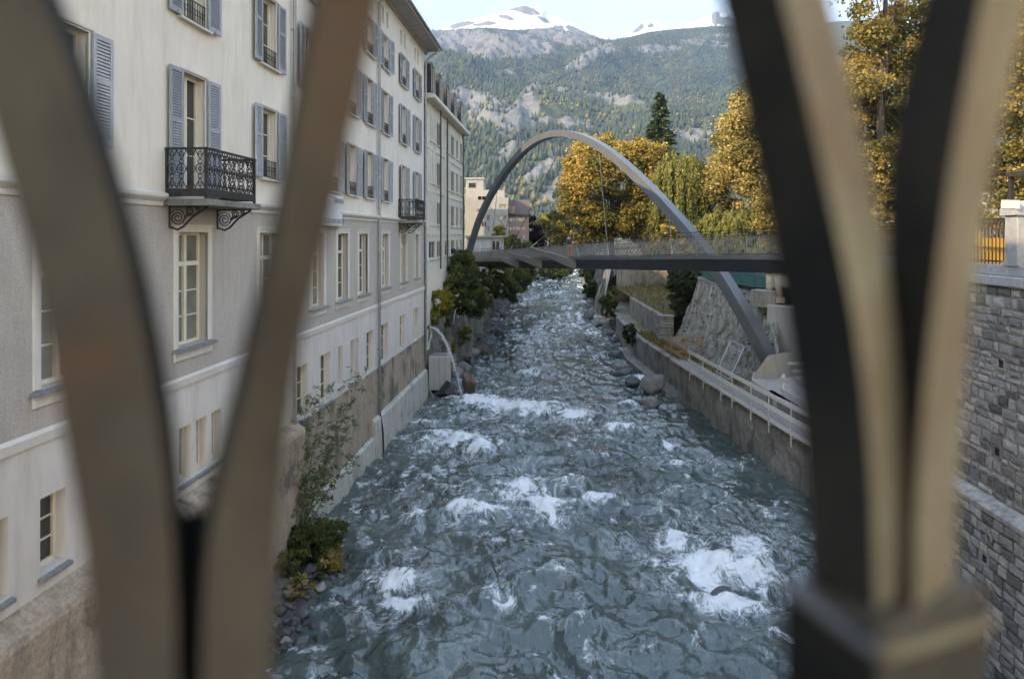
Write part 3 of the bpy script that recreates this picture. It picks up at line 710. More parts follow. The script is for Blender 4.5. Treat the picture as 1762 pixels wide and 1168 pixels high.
# plinth down to the water
def strip(name, mat, prof, a, b, parent=HB):
    return MB().prism(prof, a, b, 'x').build(name, mat, parent, world=False)
strip('plinth', M_plinth, [(0.6, -1.5), (-0.02, -1.5), (-0.02, 4.225), (0.6, 4.225)], 22.9, S1)
strip('plinth', M_plinth, [(0.6, -1.5), (-0.62, -1.5), (-0.40, 3.6), (-0.44, 4.18), (-0.40, 4.3), (-0.02, 4.52), (0.6, 4.52)], S0, 22.9)
strip('river_footing', M_conc_w, [(0.3, -1.5), (-0.34, -1.5), (-0.22, 1.86), (-0.12, 1.98), (0.3, 2.0)], 32.3, S1)
strip('river_footing', M_conc_w, [(0.3, -1.5), (-0.30, -1.5), (-0.16, 1.10), (-0.06, 1.20), (0.3, 1.2)], 23.0, 32.3)
# mouldings
for a, b in ((S0, 15.35), (18.1, 37.4), (40.1, S1)):
    strip('cornice', M_trim, [(0.02, 11.34), (-0.06, 11.36), (-0.075, 11.45), (-0.16, 11.52), (-0.19, 11.56), (-0.19, 11.63), (-0.02, 11.69), (0.02, 11.69)], a, b)
strip('string_course', M_trim, [(0.02, 7.12), (-0.06, 7.13), (-0.075, 7.30), (-0.03, 7.36), (0.02, 7.36)], S0, S1)
strip('soffit', M_soffit, [(0.1, 22.62), (-0.12, 22.62), (-0.16, 22.78), (-0.95, 22.80), (-0.95, 22.90), (0.1, 22.95)], S0-0.3, S1+0.5)
strip('fascia', M_soffit, [(-0.95, 22.74), (-1.0, 22.74), (-1.0, 22.98), (-0.95, 22.98)], S0-0.3, S1+0.5)
MB().tube([(S0-0.3, -1.07, 22.92), (S1+0.5, -1.07, 22.92)], 0.085, 10).build('gutter', M_zinc, HB, world=False, smooth=True)
strip('roof', M_roof, [(-1.05, 22.99), (-1.05, 23.07), (6.5, 25.2), (14.2, 23.0), (14.2, 22.9), (6.5, 25.08)], S0-0.3, S1+0.5)
for c in (23.0, 14.0):
    d = MB(); d.prism([(c-0.75, 23.3), (c+0.75, 23.3), (c+0.75, 24.9), (c, 25.5), (c-0.75, 24.9)], -0.15, 4.2, 'y'); o = d.build('dormer', M_soffit, HB, world=False)
    d = MB(); d.prism([(c-0.98, 24.82), (c, 25.62), (c+0.98, 24.82), (c+0.98, 24.92), (c, 25.72), (c-0.98, 24.92)], -0.45, 4.4, 'y'); d.build('dormer_roof', M_roof, o, world=False)
    MB().box(c-0.45, c+0.45, -0.19, -0.14, 23.6, 24.8).build('pane', M_glass_d, o, world=False)
# rain pipes
def downpipe(s, z0, z1, r=0.065, top=True, parent=HB, y=-0.13):
    pts = []
    if top: pts += [(s, -1.05, 22.86), (s, -0.95, 22.7), (s, -0.35, 22.25)]
    pts += [(s, y, z1), (s, y, (z0+z1)/2), (s, y, z0)]
    o = MB().tube(pts, r, 10).build('downpipe', M_zinc, parent, world=False, smooth=True)
    z = z0+0.8; mb = MB()
    while z < z1:
        mb.tube([(s, y, z), (s, y, z+0.05)], r+0.02, 8); mb.box(s-0.015, s+0.015, y, 0.0, z+0.01, z+0.04); z += 2.3
    mb.build('pipe_bracket', M_zinc, o, world=False)
downpipe(22.72, 0.6, 22.0, 0.06); downpipe(33.30, 2.0, 22.0); downpipe(44.62, 2.6, 22.0)
MB().tube([(33.30, -0.13, 2.2), (33.28, -0.30, 1.2), (33.32, -0.33, 0.1)], 0.04, 6).build('pipe_end', M_iron, HB, world=False)

# iron balconies
def ring(mb, cx, cz, r, rt, u, o, n=12, sx=1.0):
    mb.tube([o + u*(cx+sx*r*math.cos(a)) + Vector((0, 0, cz+r*math.sin(a))) for a in np.linspace(0, 2*math.pi, n, endpoint=False)], rt, 4, closed=True)
def lace_panel(o, u, w, z0, h):
    """ornamental cast panel starting at o, running along u"""
    mb = MB(); n = max(2, round(w/0.235)); d = w/n
    for k in range(n+1): pass
    for k in range(n):
        c = (k+0.5)*d
        ring(mb, c, z0+h*0.50, h*0.135, 0.012, u, o, 12, 0.85); ring(mb, c, z0+h*0.50, h*0.05, 0.012, u, o, 8)
        for zz in (0.31, 0.69): ring(mb, c, z0+h*zz, h*0.06, 0.010, u, o, 8)
        for sg, zb in ((1, 0.0), (-1, 1.0)):
            zz = lambda t: z0 + h*(zb + sg*t)
            for e in (-1, 1):
                mb.tube([o+u*(c+e*d*0.5)+Vector((0, 0, zz(0.0))), o+u*(c+e*d*0.34)+Vector((0, 0, zz(0.10))), o+u*(c+e*d*0.08)+Vector((0, 0, zz(0.22))), o+u*c+Vector((0, 0, zz(0.27)))], 0.012, 4)
            ring(mb, c, zz(0.10), h*0.055, 0.011, u, o, 8)
            mb.tube([o+u*c+Vector((0, 0, zz(0.0))), o+u*c+Vector((0, 0, zz(0.12)))], 0.010, 4)
        for e in (-1, 1):
            mb.tube([o+u*(c+e*h*0.115)+Vector((0, 0, z0+h*0.5)), o+u*(c+e*d*0.5)+Vector((0, 0, z0+h*0.5))], 0.012, 4)
        mb.tube([o+u*c+Vector((0, 0, z0+h*0.37)), o+u*c+Vector((0, 0, z0+h*0.63))], 0.011, 4)
    return mb
def balcony(c, w, depth=0.96):
    a, b = c-w/2, c+w/2; zf = 11.52
    sl = MB().cbox(a-0.15, b+0.15, -depth-0.12, 0.02, zf-0.15, zf, 0.02).build('balcony', M_concrete, HB, world=False)
    tag(sl, 'balcony with black cast iron lace railing on scrolled brackets')
    zb, zt = zf+0.09, zf+1.12
    fr = MB()
    fr.box(a-0.03, b+0.03, -depth-0.045, -depth+0.02, zt, zt+0.05); fr.box(a-0.03, a+0.035, -depth+0.02, 0, zt, zt+0.05); fr.box(b-0.035, b+0.03, -depth+0.02, 0, zt, zt+0.05)
    for x in (a, b):
        fr.box(x-0.028, x+0.028, -depth-0.028, -depth+0.028, zf, zt); fr.box(x-0.02, x+0.02, -0.05, -0.01, zf, zt)
    fr.build('handrail', M_iron, sl, world=False)
    kp = MB(); kp.box(a+0.03, b-0.03, -depth-0.012, -depth+0.012, zf+0.06, zf+0.24); kp.box(a-0.012, a+0.012, -depth+0.03, -0.05, zf+0.06, zf+0.24); kp.box(b-0.012, b+0.012, -depth+0.03, -0.05, zf+0.06, zf+0.24)
    kp.build('kick_plate', M_iron, sl, world=False)
    z0 = zf+0.25; h = zt-z0
    lace_panel(Vector((a+0.03, -depth, 0)), Vector((1, 0, 0)), w-0.06, z0, h).build('lace_panel', M_iron, sl, world=False)
    for x in (a, b): lace_panel(Vector((x, -depth+0.03, 0)), Vector((0, 1, 0)), depth-0.08, z0, h).build('lace_panel', M_iron, sl, world=False)
    for x in (a+0.12, b-0.12):
        mb = MB(); top = zf-0.16
        mb.tube([(x, -0.03, top), (x, -depth+0.02, top)], 0.025, 5); mb.tube([(x, -0.03, top), (x, -0.03, top-0.50)], 0.025, 5)
        mb.tube([(x, -depth+0.04, top-0.02), (x, -depth*0.62, top-0.22), (x, -0.36, top-0.46), (x, -0.22, top-0.53), (x, -0.06, top-0.47)], 0.026, 5)
        for cy, cz, r0, tn in ((-0.22, -0.26, 0.20, 2.4), (-0.50, -0.13, 0.11, 2.0), (-0.70, -0.08, 0.065, 1.6)):
            mb.tube([(x, cy+r0*(1-0.85*t)*math.cos(6.28*tn*t+0.5), top+cz+r0*(1-0.85*t)*math.sin(6.28*tn*t+0.5)) for t in np.linspace(0, 1, 28)], 0.016, 4)
        for k in range(5):
            t = k/4; mb.tube([(x, -0.34-0.02*k, top-0.36+0.04*k), (x, -0.42-0.06*k, top-0.20+0.015*k)], 0.013, 4)
        mb.build('bracket', M_iron, sl, world=False)
balcony(16.74, 2.42); balcony(38.72, 2.15)

# banner with lettering, poster in the window above
def text_obj(body, size, loc, rot, mat, parent, name='lettering', scale=(1, 1, 1)):
    cu = bpy.data.curves.new(name, 'FONT'); cu.body = body; cu.size = size; cu.extrude = 0.001; cu.align_x = 'RIGHT'
    to = bpy.data.objects.new(name, cu); COL.objects.link(to)
    me = bpy.data.meshes.new_from_object(to.evaluated_get(bpy.context.evaluated_depsgraph_get()))
    bpy.data.objects.remove(to); me.materials.clear(); me.materials.append(mat)
    me.transform(Matrix.Diagonal((*scale, 1)))
    o = bpy.data.objects.new(name, me); link(o, parent); o.location = loc; o.rotation_euler = rot; return o
M_cloth = simple('white_banner_cloth', (0.74, 0.74, 0.75), (0.68, 0.68, 0.69), 2.0, 0.8, 0.2, 5, 0.02)
M_ink = simple('black_print', (0.025, 0.025, 0.028), (0.035, 0.035, 0.035), 5, 0.7)
bl = FW(25.2, 0.22, 11.1)
BN = thing('banner', 'white printed cloth banner hanging on the cream facade below the shutters', 'banner', FW(22.9, 0.2, 11.02), ANG)
nx, nz = 40, 14; gx, gz = np.meshgrid(np.linspace(0, 4.62, nx), np.linspace(0, 1.22, nz))
gy = -0.03*np.sin(gx*2.1+0.6)*(1.15-gz/1.3) - 0.015*np.sin(gx*5+gz*3); gz2 = gz + 0.03*np.sin(gx*0.7)
i = np.arange(gx.size).reshape(gx.shape); f = np.stack([i[:-1, :-1], i[:-1, 1:], i[1:, 1:], i[1:, :-1]], -1).reshape(-1, 4)
me = np_mesh('cloth', np.stack([gx, gy, gz2], -1).reshape(-1, 3), f, True); co = mesh_obj('cloth', me, M_cloth, BN, world=False)
sm = co.modifiers.new('thick', 'SOLIDIFY'); sm.thickness = 0.006; sm.offset = 1
text_obj('ERINNEN', 0.26, (4.5, -0.07, 0.93), (math.pi/2, 0, 0), M_ink, BN)
text_obj('KATHOLISCHEN KIRCHE', 0.26, (4.5, -0.075, 0.14), (math.pi/2, 0, 0), M_ink, BN)
M_post = simple('orange_poster_print', (0.62, 0.17, 0.09), (0.70, 0.36, 0.20), 5, 0.6)
PO = MB().box(0, 0.62, -0.012, 0, 0, 0.78).mesh('poster'); PO.materials.append(M_post)
po = bpy.data.objects.new('poster', PO); link(po); po.location = FW(26.55, -0.17, 12.5); po.rotation_euler = (0, 0, ANG); tag(po, 'orange poster standing in the window above the banner', 'poster')

# ------------------------------------------------------------------ second building with pilasters and black dormers
M_b2 = wall_mat('pale_concrete_facade', (0.70, 0.65, 0.56), (0.45, 0.42, 0.36), 14, 0.2, 0.01)
M_b2d = simple('facade_panel', (0.50, 0.47, 0.41), (0.42, 0.39, 0.34), 2, 0.8)
OB = thing('office_block', 'pale office block with vertical fins and black dormers next to the cream house', 'building', FW(44.95, 0, 0), ANG)
def S(s): return s - 44.95
hs = []
cols2 = [(46.3, 48.6), (49.3, 50.9), (52.6, 54.8), (55.5, 57.3), (58.2, 59.5), (60.6, 61.8)]
rows2 = [(9.1, 10.3), (11.45, 13.1), (14.3, 15.95), (17.2, 18.85)]
for a, b in cols2:
    for c, d in rows2: hs.append((S(a), S(b), c, d))
holed_wall('facade', 0, S(62.2), 3.0, 19.75, hs, M_b2, OB, depth=0.1)
for a, b in cols2:
    for c, d in rows2:
        w = b-a; o = MB().add([(S(a), 0.09, c), (S(b), 0.09, c), (S(b), 0.09, d), (S(a), 0.09, d)], [(0, 1, 2, 3)]).build('window', M_glass_d, OB, world=False)
        m = MB(); m.box(S(a), S(b), 0.05, 0.085, d-0.07, d); m.box(S(a), S(b), 0.05, 0.085, c, c+0.07)
        for x in (S(a)+0.03, S((a+b)/2), S(b)-0.03): m.box(x-0.035, x+0.035, 0.05, 0.085, c, d)
        m.build('frame', M_b2d, o, world=False)
        MB().box(S(a)-0.08, S(b)+0.08, -0.12, 0.2, c-0.1, c-0.005).build('sill', M_b2, o, world=False)
for a, b in ((46.3, 48.6), (52.6, 54.8)):
    for k in range(5):
        x = S(a) - 0.05 + (b-a+0.1)*k/4; MB().box(x-0.13, x+0.13, -0.07, 0.0, 10.6, 19.4).build('fin', M_b2, OB, world=False)
for z in (10.75, 13.65, 16.55):
    MB().box(0.02, S(62.18), -0.06, -0.002, z, z+0.16).build('floor_band', M_b2, OB, world=False)
for s in (49.05, 51.9, 60.2): MB().tube([(S(s), -0.32, 8.3), (S(s), -0.32, 19.6)], 0.06, 6).build('downpipe', M_dark_metal, OB, world=False)
MB().box(S(62.2)-0.12, S(62.2)+0.03, -0.1, 0.05, 3.0, 19.6).build('corner_strip', M_dark_metal, OB, world=False)
MB().prism([(-0.5, 19.72), (-0.62, 19.8), (-0.62, 20.02), (0.4, 20.1), (0.4, 19.72)], -0.0, S(62.2)+0.3, 'x').build('cornice', M_b2, OB, world=False)
MB().prism([(0.0, 20.1), (0.9, 22.0), (11.0, 22.3), (11.0, 20.1)], 0.05, S(62.2), 'x').build('mansard_roof', M_dark_metal, OB, world=False)
for s in (46.2, 49.3, 52.6, 56.0, 59.6):
    x0, x1 = S(s)-0.75, S(s)+0.75; arch = [(x0, 20.05), (x1, 20.05), (x1, 21.7), (x1-0.12, 22.1), (x1-0.4, 22.3), (x0+0.4, 22.3), (x0+0.12, 22.1), (x0, 21.7)]
    o = MB().prism(arch, -0.25, 2.2, 'y').build('dormer', M_dark_metal, OB, world=False)
    MB().box(x0+0.18, x1-0.18, -0.30, -0.255, 20.3, 21.85).build('pane', M_glass_d, o, world=False)
    m = MB()
    for x in (x0+0.16, S(s), x1-0.16): m.box(x-0.03, x+0.03, -0.34, -0.302, 20.28, 21.88)
    m.build('frame', M_b2d, o, world=False)
mb = MB(); L = S(62.2)
mb.add([(L, 0, 3), (L, 11, 3), (L, 11, 20.1), (L, 0, 20.1)], [(0, 1, 2, 3)]); mb.add([(0, 11, 3), (L, 11, 3), (L, 11, 20.1), (0, 11, 20.1)], [(0, 3, 2, 1)]); mb.build('end_wall', M_b2, OB, world=False)

# ------------------------------------------------------------------ buildings farther down the left bank
def plain_house(name, label, c0, wdir, w, d, z0, z1, wall, wins=(), roof=None, roofmat=None, wmat=None, frame=None):
    """front face from c0 along wdir; depth goes away from the camera"""
    ang = math.atan2(wdir[1], wdir[0]); t = thing(name, label, 'building', (c0[0], c0[1], 0), ang)
    hs = [(a, b, c, e) for a, b, c, e in wins]
    holed_wall('wall', 0, w, z0, z1, hs, wall, t, depth=0.2)
    m = MB(); m.add([(w, 0, z0), (w, d, z0), (w, d, z1), (w, 0, z1)], [(0, 1, 2, 3)]); m.add([(0, 0, z0), (0, d, z0), (0, d, z1), (0, 0, z1)], [(3, 2, 1, 0)]); m.add([(0, d, z0), (w, d, z0), (w, d, z1), (0, d, z1)], [(0, 3, 2, 1)])
    if roof is None: m.add([(0, 0, z1), (w, 0, z1), (w, d, z1), (0, d, z1)], [(0, 1, 2, 3)])
    m.build('side_wall', wall, t, world=False)
    for a, b, c, e in wins:
        o = MB().add([(a, 0.19, c), (b, 0.19, c), (b, 0.19, e), (a, 0.19, e)], [(0, 1, 2, 3)]).build('window', wmat or M_glass_d, t, world=False)
        fm = MB(); fm.box(a, a+0.07, 0.12, 0.18, c, e); fm.box(b-0.07, b, 0.12, 0.18, c, e); fm.box(a, b, 0.12, 0.18, e-0.07, e); fm.box((a+b)/2-0.04, (a+b)/2+0.04, 0.12, 0.18, c, e)
        fm.build('frame', frame or M_b2d, o, world=False)
    return t
M_wht = wall_mat('bright_white_wall', (0.46, 0.455, 0.44), (0.68, 0.67, 0.65), 14, 0.1, 0.01)
M_bei = wall_mat('beige_wall', (0.36, 0.345, 0.305), (0.31, 0.295, 0.26), 14, 0.1, 0.01)
M_sal = wall_mat('salmon_wall', (0.42, 0.25, 0.20), (0.36, 0.21, 0.17), 14, 0.1, 0.01)
wh = plain_house('white_house', 'narrow bright white house wall right behind the office block', (-6.6, 64.5), (0.55, 0.83), 3.2, 9, 3, 18.9, M_wht)
MB().box(-0.15, 3.35, -0.2, 9.1, 18.9, 19.15).build('roof_edge', M_dark_metal, wh, world=False)
# beige stepped apartment building
def Wn(px0, px1, py0, py1, Y, x_org): return ((px0-PX0)*Y/F - x_org, (px1-PX0)*Y/F - x_org, H-(py1-PYH)*Y/F, H-(py0-PYH)*Y/F)
YB = 112.0; xo = (800-PX0)*YB/F
bw = [Wn(*q, YB, xo) for q in ((822, 836, 337, 344), (821, 826, 360, 364), (829, 837, 382, 390), (859, 872, 352, 358), (859, 872, 371, 377), (859, 872, 389, 396), (838, 843, 370, 380), (839, 843, 388, 398))]
bb = plain_house('beige_apartments', 'stepped beige apartment building with flat roofs left of the pink house', (xo, YB), (1, 0), (874.5-800)*YB/F, 12, 3, H-(340-PYH)*YB/F, M_bei, bw)
Wx = lambda px: (px-PX0)*YB/F - xo
Wz = lambda py: H-(py-PYH)*YB/F
MB().box(0.0, Wx(868), 1.6, 11.9, Wz(340), Wz(326)).build('upper_storey', M_bei, bb, world=False)
pn_ = MB().box(0.0, Wx(831), 2.4, 11.5, Wz(326), Wz(306)).build('penthouse', M_bei, bb, world=False)
MB().box(Wx(805), Wx(817), 2.33, 2.395, Wz(321), Wz(313)).build('pane', M_glass_d, pn_, world=False)
MB().box(-0.2, Wx(832.5), 2.2, 11.7, Wz(306)+0.004, Wz(305)+0.1).build('roof_edge', M_b2d, pn_, world=False)
# pink house with a brown hipped roof
YO = 116.0; xo2 = (875-PX0)*YO/F; wo = (910-875)*YO/F
ow = [Wn(*q, YO, xo2) for q in ((877, 882, 375, 381), (892, 899, 374, 381), (877, 882, 390, 396), (892, 899, 390, 396), (877, 882, 405, 411), (892, 899, 405, 411))]
oh = plain_house('pink_house', 'small salmon pink house with brown tiled roof and white window shutters', (xo2, YO), (1, 0), wo, 7, 3, H-(370-PYH)*YO/F, M_sal, ow, roof=True, wmat=M_glass_d, frame=M_wht)
zr0, zr1 = H-(370-PYH)*YO/F, H-(342-PYH)*YO/F
MB().add([(-0.3, -0.5, zr0-0.1), (wo+0.4, -0.5, zr0-0.1), (wo+0.25, 3.5, zr1), (-0.2, 3.5, zr1), (wo+0.4, 7.5, zr0-0.1), (-0.3, 7.5, zr0-0.1), (-0.3, -0.5, zr0+0.1), (wo+0.4, -0.5, zr0+0.1)],
         [(6, 7, 2, 3), (2, 4, 5, 3), (0, 1, 7, 6), (0, 6, 3, 5), (1, 4, 2, 7)]).build('roof', M_roof, oh, world=False)
for a, b, c, e in ow:
    for x in (a-0.42, b+0.04): MB().box(x, x+0.38, -0.05, -0.004, c, e).build('shutter', M_wht, oh, world=False)
gd = MB().box(0.1, 0.1+1.0, -0.9, 1.5, zr0+0.2, zr0+1.5).build('dormer', M_sal, oh, world=False)
# low white garage by the footbridge end
YG = 88.0; xg = (803-PX0)*YG/F
gh = plain_house('low_white_building', 'low flat white building with a window beyond the left end of the footbridge', (xg, YG), (1, 0), (866-803)*YG/F, 6, 3, H-(409-PYH)*YG/F, M_wht, [Wn(846, 860, 414, 430, YG, xg)])
MB().box(-0.2, (866-803)*YG/F+0.3, -0.4, 6.2, H-(409-PYH)*YG/F+0.004, H-(407-PYH)*YG/F+0.1).build('roof_edge', M_bei, gh, world=False)

# unseen houses added behind the office block to shade the river, leaving a sun gap
bw1 = [(1.5+3*c0, 2.7+3*c0, 10+3.2*r0, 11.8+3.2*r0) for c0 in range(3) for r0 in range(4)]
h1 = plain_house('added_shade_house', 'unseen tall grey house added behind the office block to shade the river', (-8.6, 64.0), (0.073, 0.997), 11.5, 10, 3, 23.0, M_b2, bw1)
h2 = plain_house('added_shade_house', 'unseen long house added beyond the gap behind the white house for shade', (-9.2, 82.0), (0.03, 1.0), 21, 10, 3, 24.0, M_b2, bw1)
# ------------------------------------------------------------------ banks, walls and terraces
M_rock = simple('bank_rock', (0.24, 0.225, 0.20), (0.09, 0.085, 0.07), 1.3, 0.9, 1.0, 4, 0.15, c3=(0.055, 0.065, 0.025), s3=0.5)
M_litter = simple('leaf_littered_grass', (0.06, 0.085, 0.022), (0.15, 0.075, 0.03), 1.6, 0.95, 1.0, 9, 0.10, c3=(0.10, 0.085, 0.06), s3=0.9)
def bank(name, ys, foot, zfoot, top, ztop, mat, seed, nv=26, amp=0.5):
    ys = np.asarray(ys, float); v = np.linspace(0, 1, nv); Yg, V = np.meshgrid(ys, v, indexing='ij')
    X = foot(Yg)*(1-V) + top(Yg)*V; Z = zfoot*(1-V**0.9) + ztop(Yg)*V**0.9
    n = ridged(Yg*0.35, Z*0.5, 4, seed)-0.2; sg = np.sign(top(ys[:1]) - foot(ys[:1]))[0]
    X = X - sg*amp*n*np.clip(4*V*(1-V)+0.1, 0, 1); Z = Z + 0.25*amp*fbm(Yg*0.8, X*0.8, 3, seed+1)*np.clip(4*V*(1-V), 0, 1)
    i = np.arange(X.size).reshape(X.shape); f = np.stack([i[:-1, :-1], i[:-1, 1:], i[1:, 1:], i[1:, :-1]], -1).reshape(-1, 4)
    o = mesh_obj(name, np_mesh(name, np.stack([X, Yg, Z], -1).reshape(-1, 3), f, True), mat); return tag(o, kind='structure')
inL = lambda y: np.interp(y, IN_L[:, 0], IN_L[:, 1]); inR = lambda y: np.interp(y, IN_R[:, 0], IN_R[:, 1])
bank('left_embankment', np.concatenate([np.arange(44.8, 120, 0.5), np.geomspace(120, 318, 90)]), lambda y: xl(y)+0.1, -0.6, lambda y: inL(y)-0.15, lambda y: z_left(inL(y), y)+0.02, M_rock, 101)
bank('right_embankment', np.concatenate([np.arange(88.3, 130, 0.5), np.geomspace(130, 318, 80)]), lambda y: xr(y)-0.1, -0.6, lambda y: inR(y)+0.15, lambda y: z_right(inR(y), y)+0.02, M_rock, 103)
# terraces on the right bank
def flat(name, ys, x0, x1, zf, mat, nc=30):
    ys = np.asarray(ys, float); t = np.linspace(0, 1, nc); X = x0(ys)[:, None]*(1-t) + x1(ys)[:, None]*t; Y = np.repeat(ys[:, None], nc, 1); Z = zf(X, Y)
    i = np.arange(X.size).reshape(X.shape); f = np.stack([i[:-1, :-1], i[:-1, 1:], i[1:, 1:], i[1:, :-1]], -1).reshape(-1, 4)
    o = mesh_obj(name, np_mesh(name, np.stack([X, Y, Z], -1).reshape(-1, 3), f, True), mat); return tag(o, kind='structure')
flat('riverside_terrace', np.arange(21, 90, 0.5), lambda y: xr(y)+0.3, lambda y: inR(y)+0.4, lambda X, Y: 2.22+0.10*fbm(X*0.8, Y*0.8, 4, 111), M_terrace)
flat('upper_terrace', np.arange(56, 88.4, 0.4), lambda y: np.interp(y, [56, 71, 88], [12.6, 12.7, 13.2]), lambda y: y*0+20.9, lambda X, Y: 4.0+0.14*fbm(X*0.7, Y*0.7, 4, 112)+0.05*(X-12), M_litter)

def wall_along(name, pts, z0, z1, th, mat, label=None, cat='wall', side=1, cope=None, seg=0.5, rough=0.04, seed=5, batter=0.0):
    """a wall that follows points (x,y); its river face lies on the points, thickness goes to +side of them"""
    pts = [Vector((p[0], p[1], 0)) for p in pts]; P2 = []
    for a, b in zip(pts[:-1], pts[1:]):
        n = max(1, int((b-a).length/seg)); P2 += [a.lerp(b, k/n) for k in range(n)]
    P2.append(pts[-1]); nz = max(2, int((z1-z0)/0.35)); zs = np.linspace(z0, z1, nz)
    V = []; NP = len(P2)
    for k, p in enumerate(P2):
        t = (P2[min(k+1, NP-1)]-P2[max(k-1, 0)]).normalized(); n = Vector((t.y, -t.x, 0))*side
        for z in zs:
            d = rough*float(fbm(np.array(k*seg*0.9), np.array(z*0.9), 3, seed)) + batter*(z-z0)
            q = p + n*d; V.append((q.x, q.y, z))
        q = p + n*(th); V.append((q.x, q.y, z1)); V.append((q.x, q.y, z0))
    m = nz+2; F_ = []
    for k in range(NP-1):
        for j in range(m-1): F_.append((k*m+j, (k+1)*m+j, (k+1)*m+j+1, k*m+j+1))
    F_.append(tuple(range(m))); F_.append(tuple((NP-1)*m+j for j in reversed(range(m))))
    mb = MB(); mb.v = V; mb.f = F_
    if label:
        t = thing(name, label, cat, (pts[0].x, pts[0].y, z0)); o = mb.build('wall_face', mat, t)
    else:
        t = o = mb.build(name, mat); tag(o, kind='structure')
    if cope:
        c = MB()
        for k in range(NP-1):
            tt = (P2[k+1]-P2[k]).normalized(); n = Vector((tt.y, -tt.x, 0))*side
            a = P2[k]+n*(th/2-0.02); b = P2[k+1]+n*(th/2-0.02)
            c.beam(Vector((a.x, a.y, z1+cope/2+0.004)), Vector((b.x, b.y, z1+cope/2+0.004)), th+0.08, cope)
        c.build('coping', M_concrete, t if label else None)
    return t
rp = [(xr(y), y) for y in (9, 22, 28, 36, 44, 50, 56, 63, 70.5)]
wall_along('river_wall', rp, -1.2, 2.30, 0.45, M_river_wall, 'stained old river wall below the plank walkway on the right bank', side=1, rough=0.16, seed=7)
ft = [(xr(y)-0.85, y) for y in (44.5, 50, 56, 62)]
wall_along('concrete_apron', ft, -0.8, 0.55, 0.95, M_concrete, 'low pale concrete apron at the foot of the right river wall', side=1, rough=0.05, seed=9)
wall_along('terrace_wall', [(12.15, 55.6), (12.2, 63), (12.4, 72)], 1.9, 4.15, 0.4, M_river_wall, 'mossy low terrace wall with thin iron handrail behind the gravel terrace', side=1, rough=0.08, seed=12)
wall_along('cross_wall', [(21.2, 88), (13.4, 88)], 1.5, 6.7, 0.6, M_river_wall, 'rough grey stone wall facing the camera under the footbridge', side=-1, rough=0.15, seed=14)
wall_along('sunlit_wall', [(11.0, 86.5), (12.4, 95), (13.4, 110)], -0.6, 6.3, 0.9, M_conc_w, 'tapering pale plastered river wall catching the sun beyond the footbridge', side=1, rough=0.1, seed=15, batter=0.22)
wall_along('outlet_wall', [(-5.95, 45.0), (-5.55, 52), (-5.35, 58)], -0.8, 5.2, 0.5, M_river_wall, 'weathered concrete bank wall with the water outlet beside the cream house', side=-1, rough=0.08, seed=17)
# masonry pier
PR = thing('masonry_pier', 'short pier of stacked grey stone courses at the end of the terrace wall', 'pier', (12.35, 55.2, 2.2))
z = 2.1; r_ = random.Random(4)
while z < 4.2:
    h = r_.uniform(0.12, 0.24); MB().cbox(11.75+r_.uniform(-.05, .05), 12.95+r_.uniform(-.05, .05), 54.7+r_.uniform(-.06, .06), 55.6, z, z+h-0.02, 0.03).build('stone', M_concrete, PR); z += h
MB().box(11.8, 12.9, 54.8, 55.55, 2.0, 4.15).build('core', M_river_wall, PR)

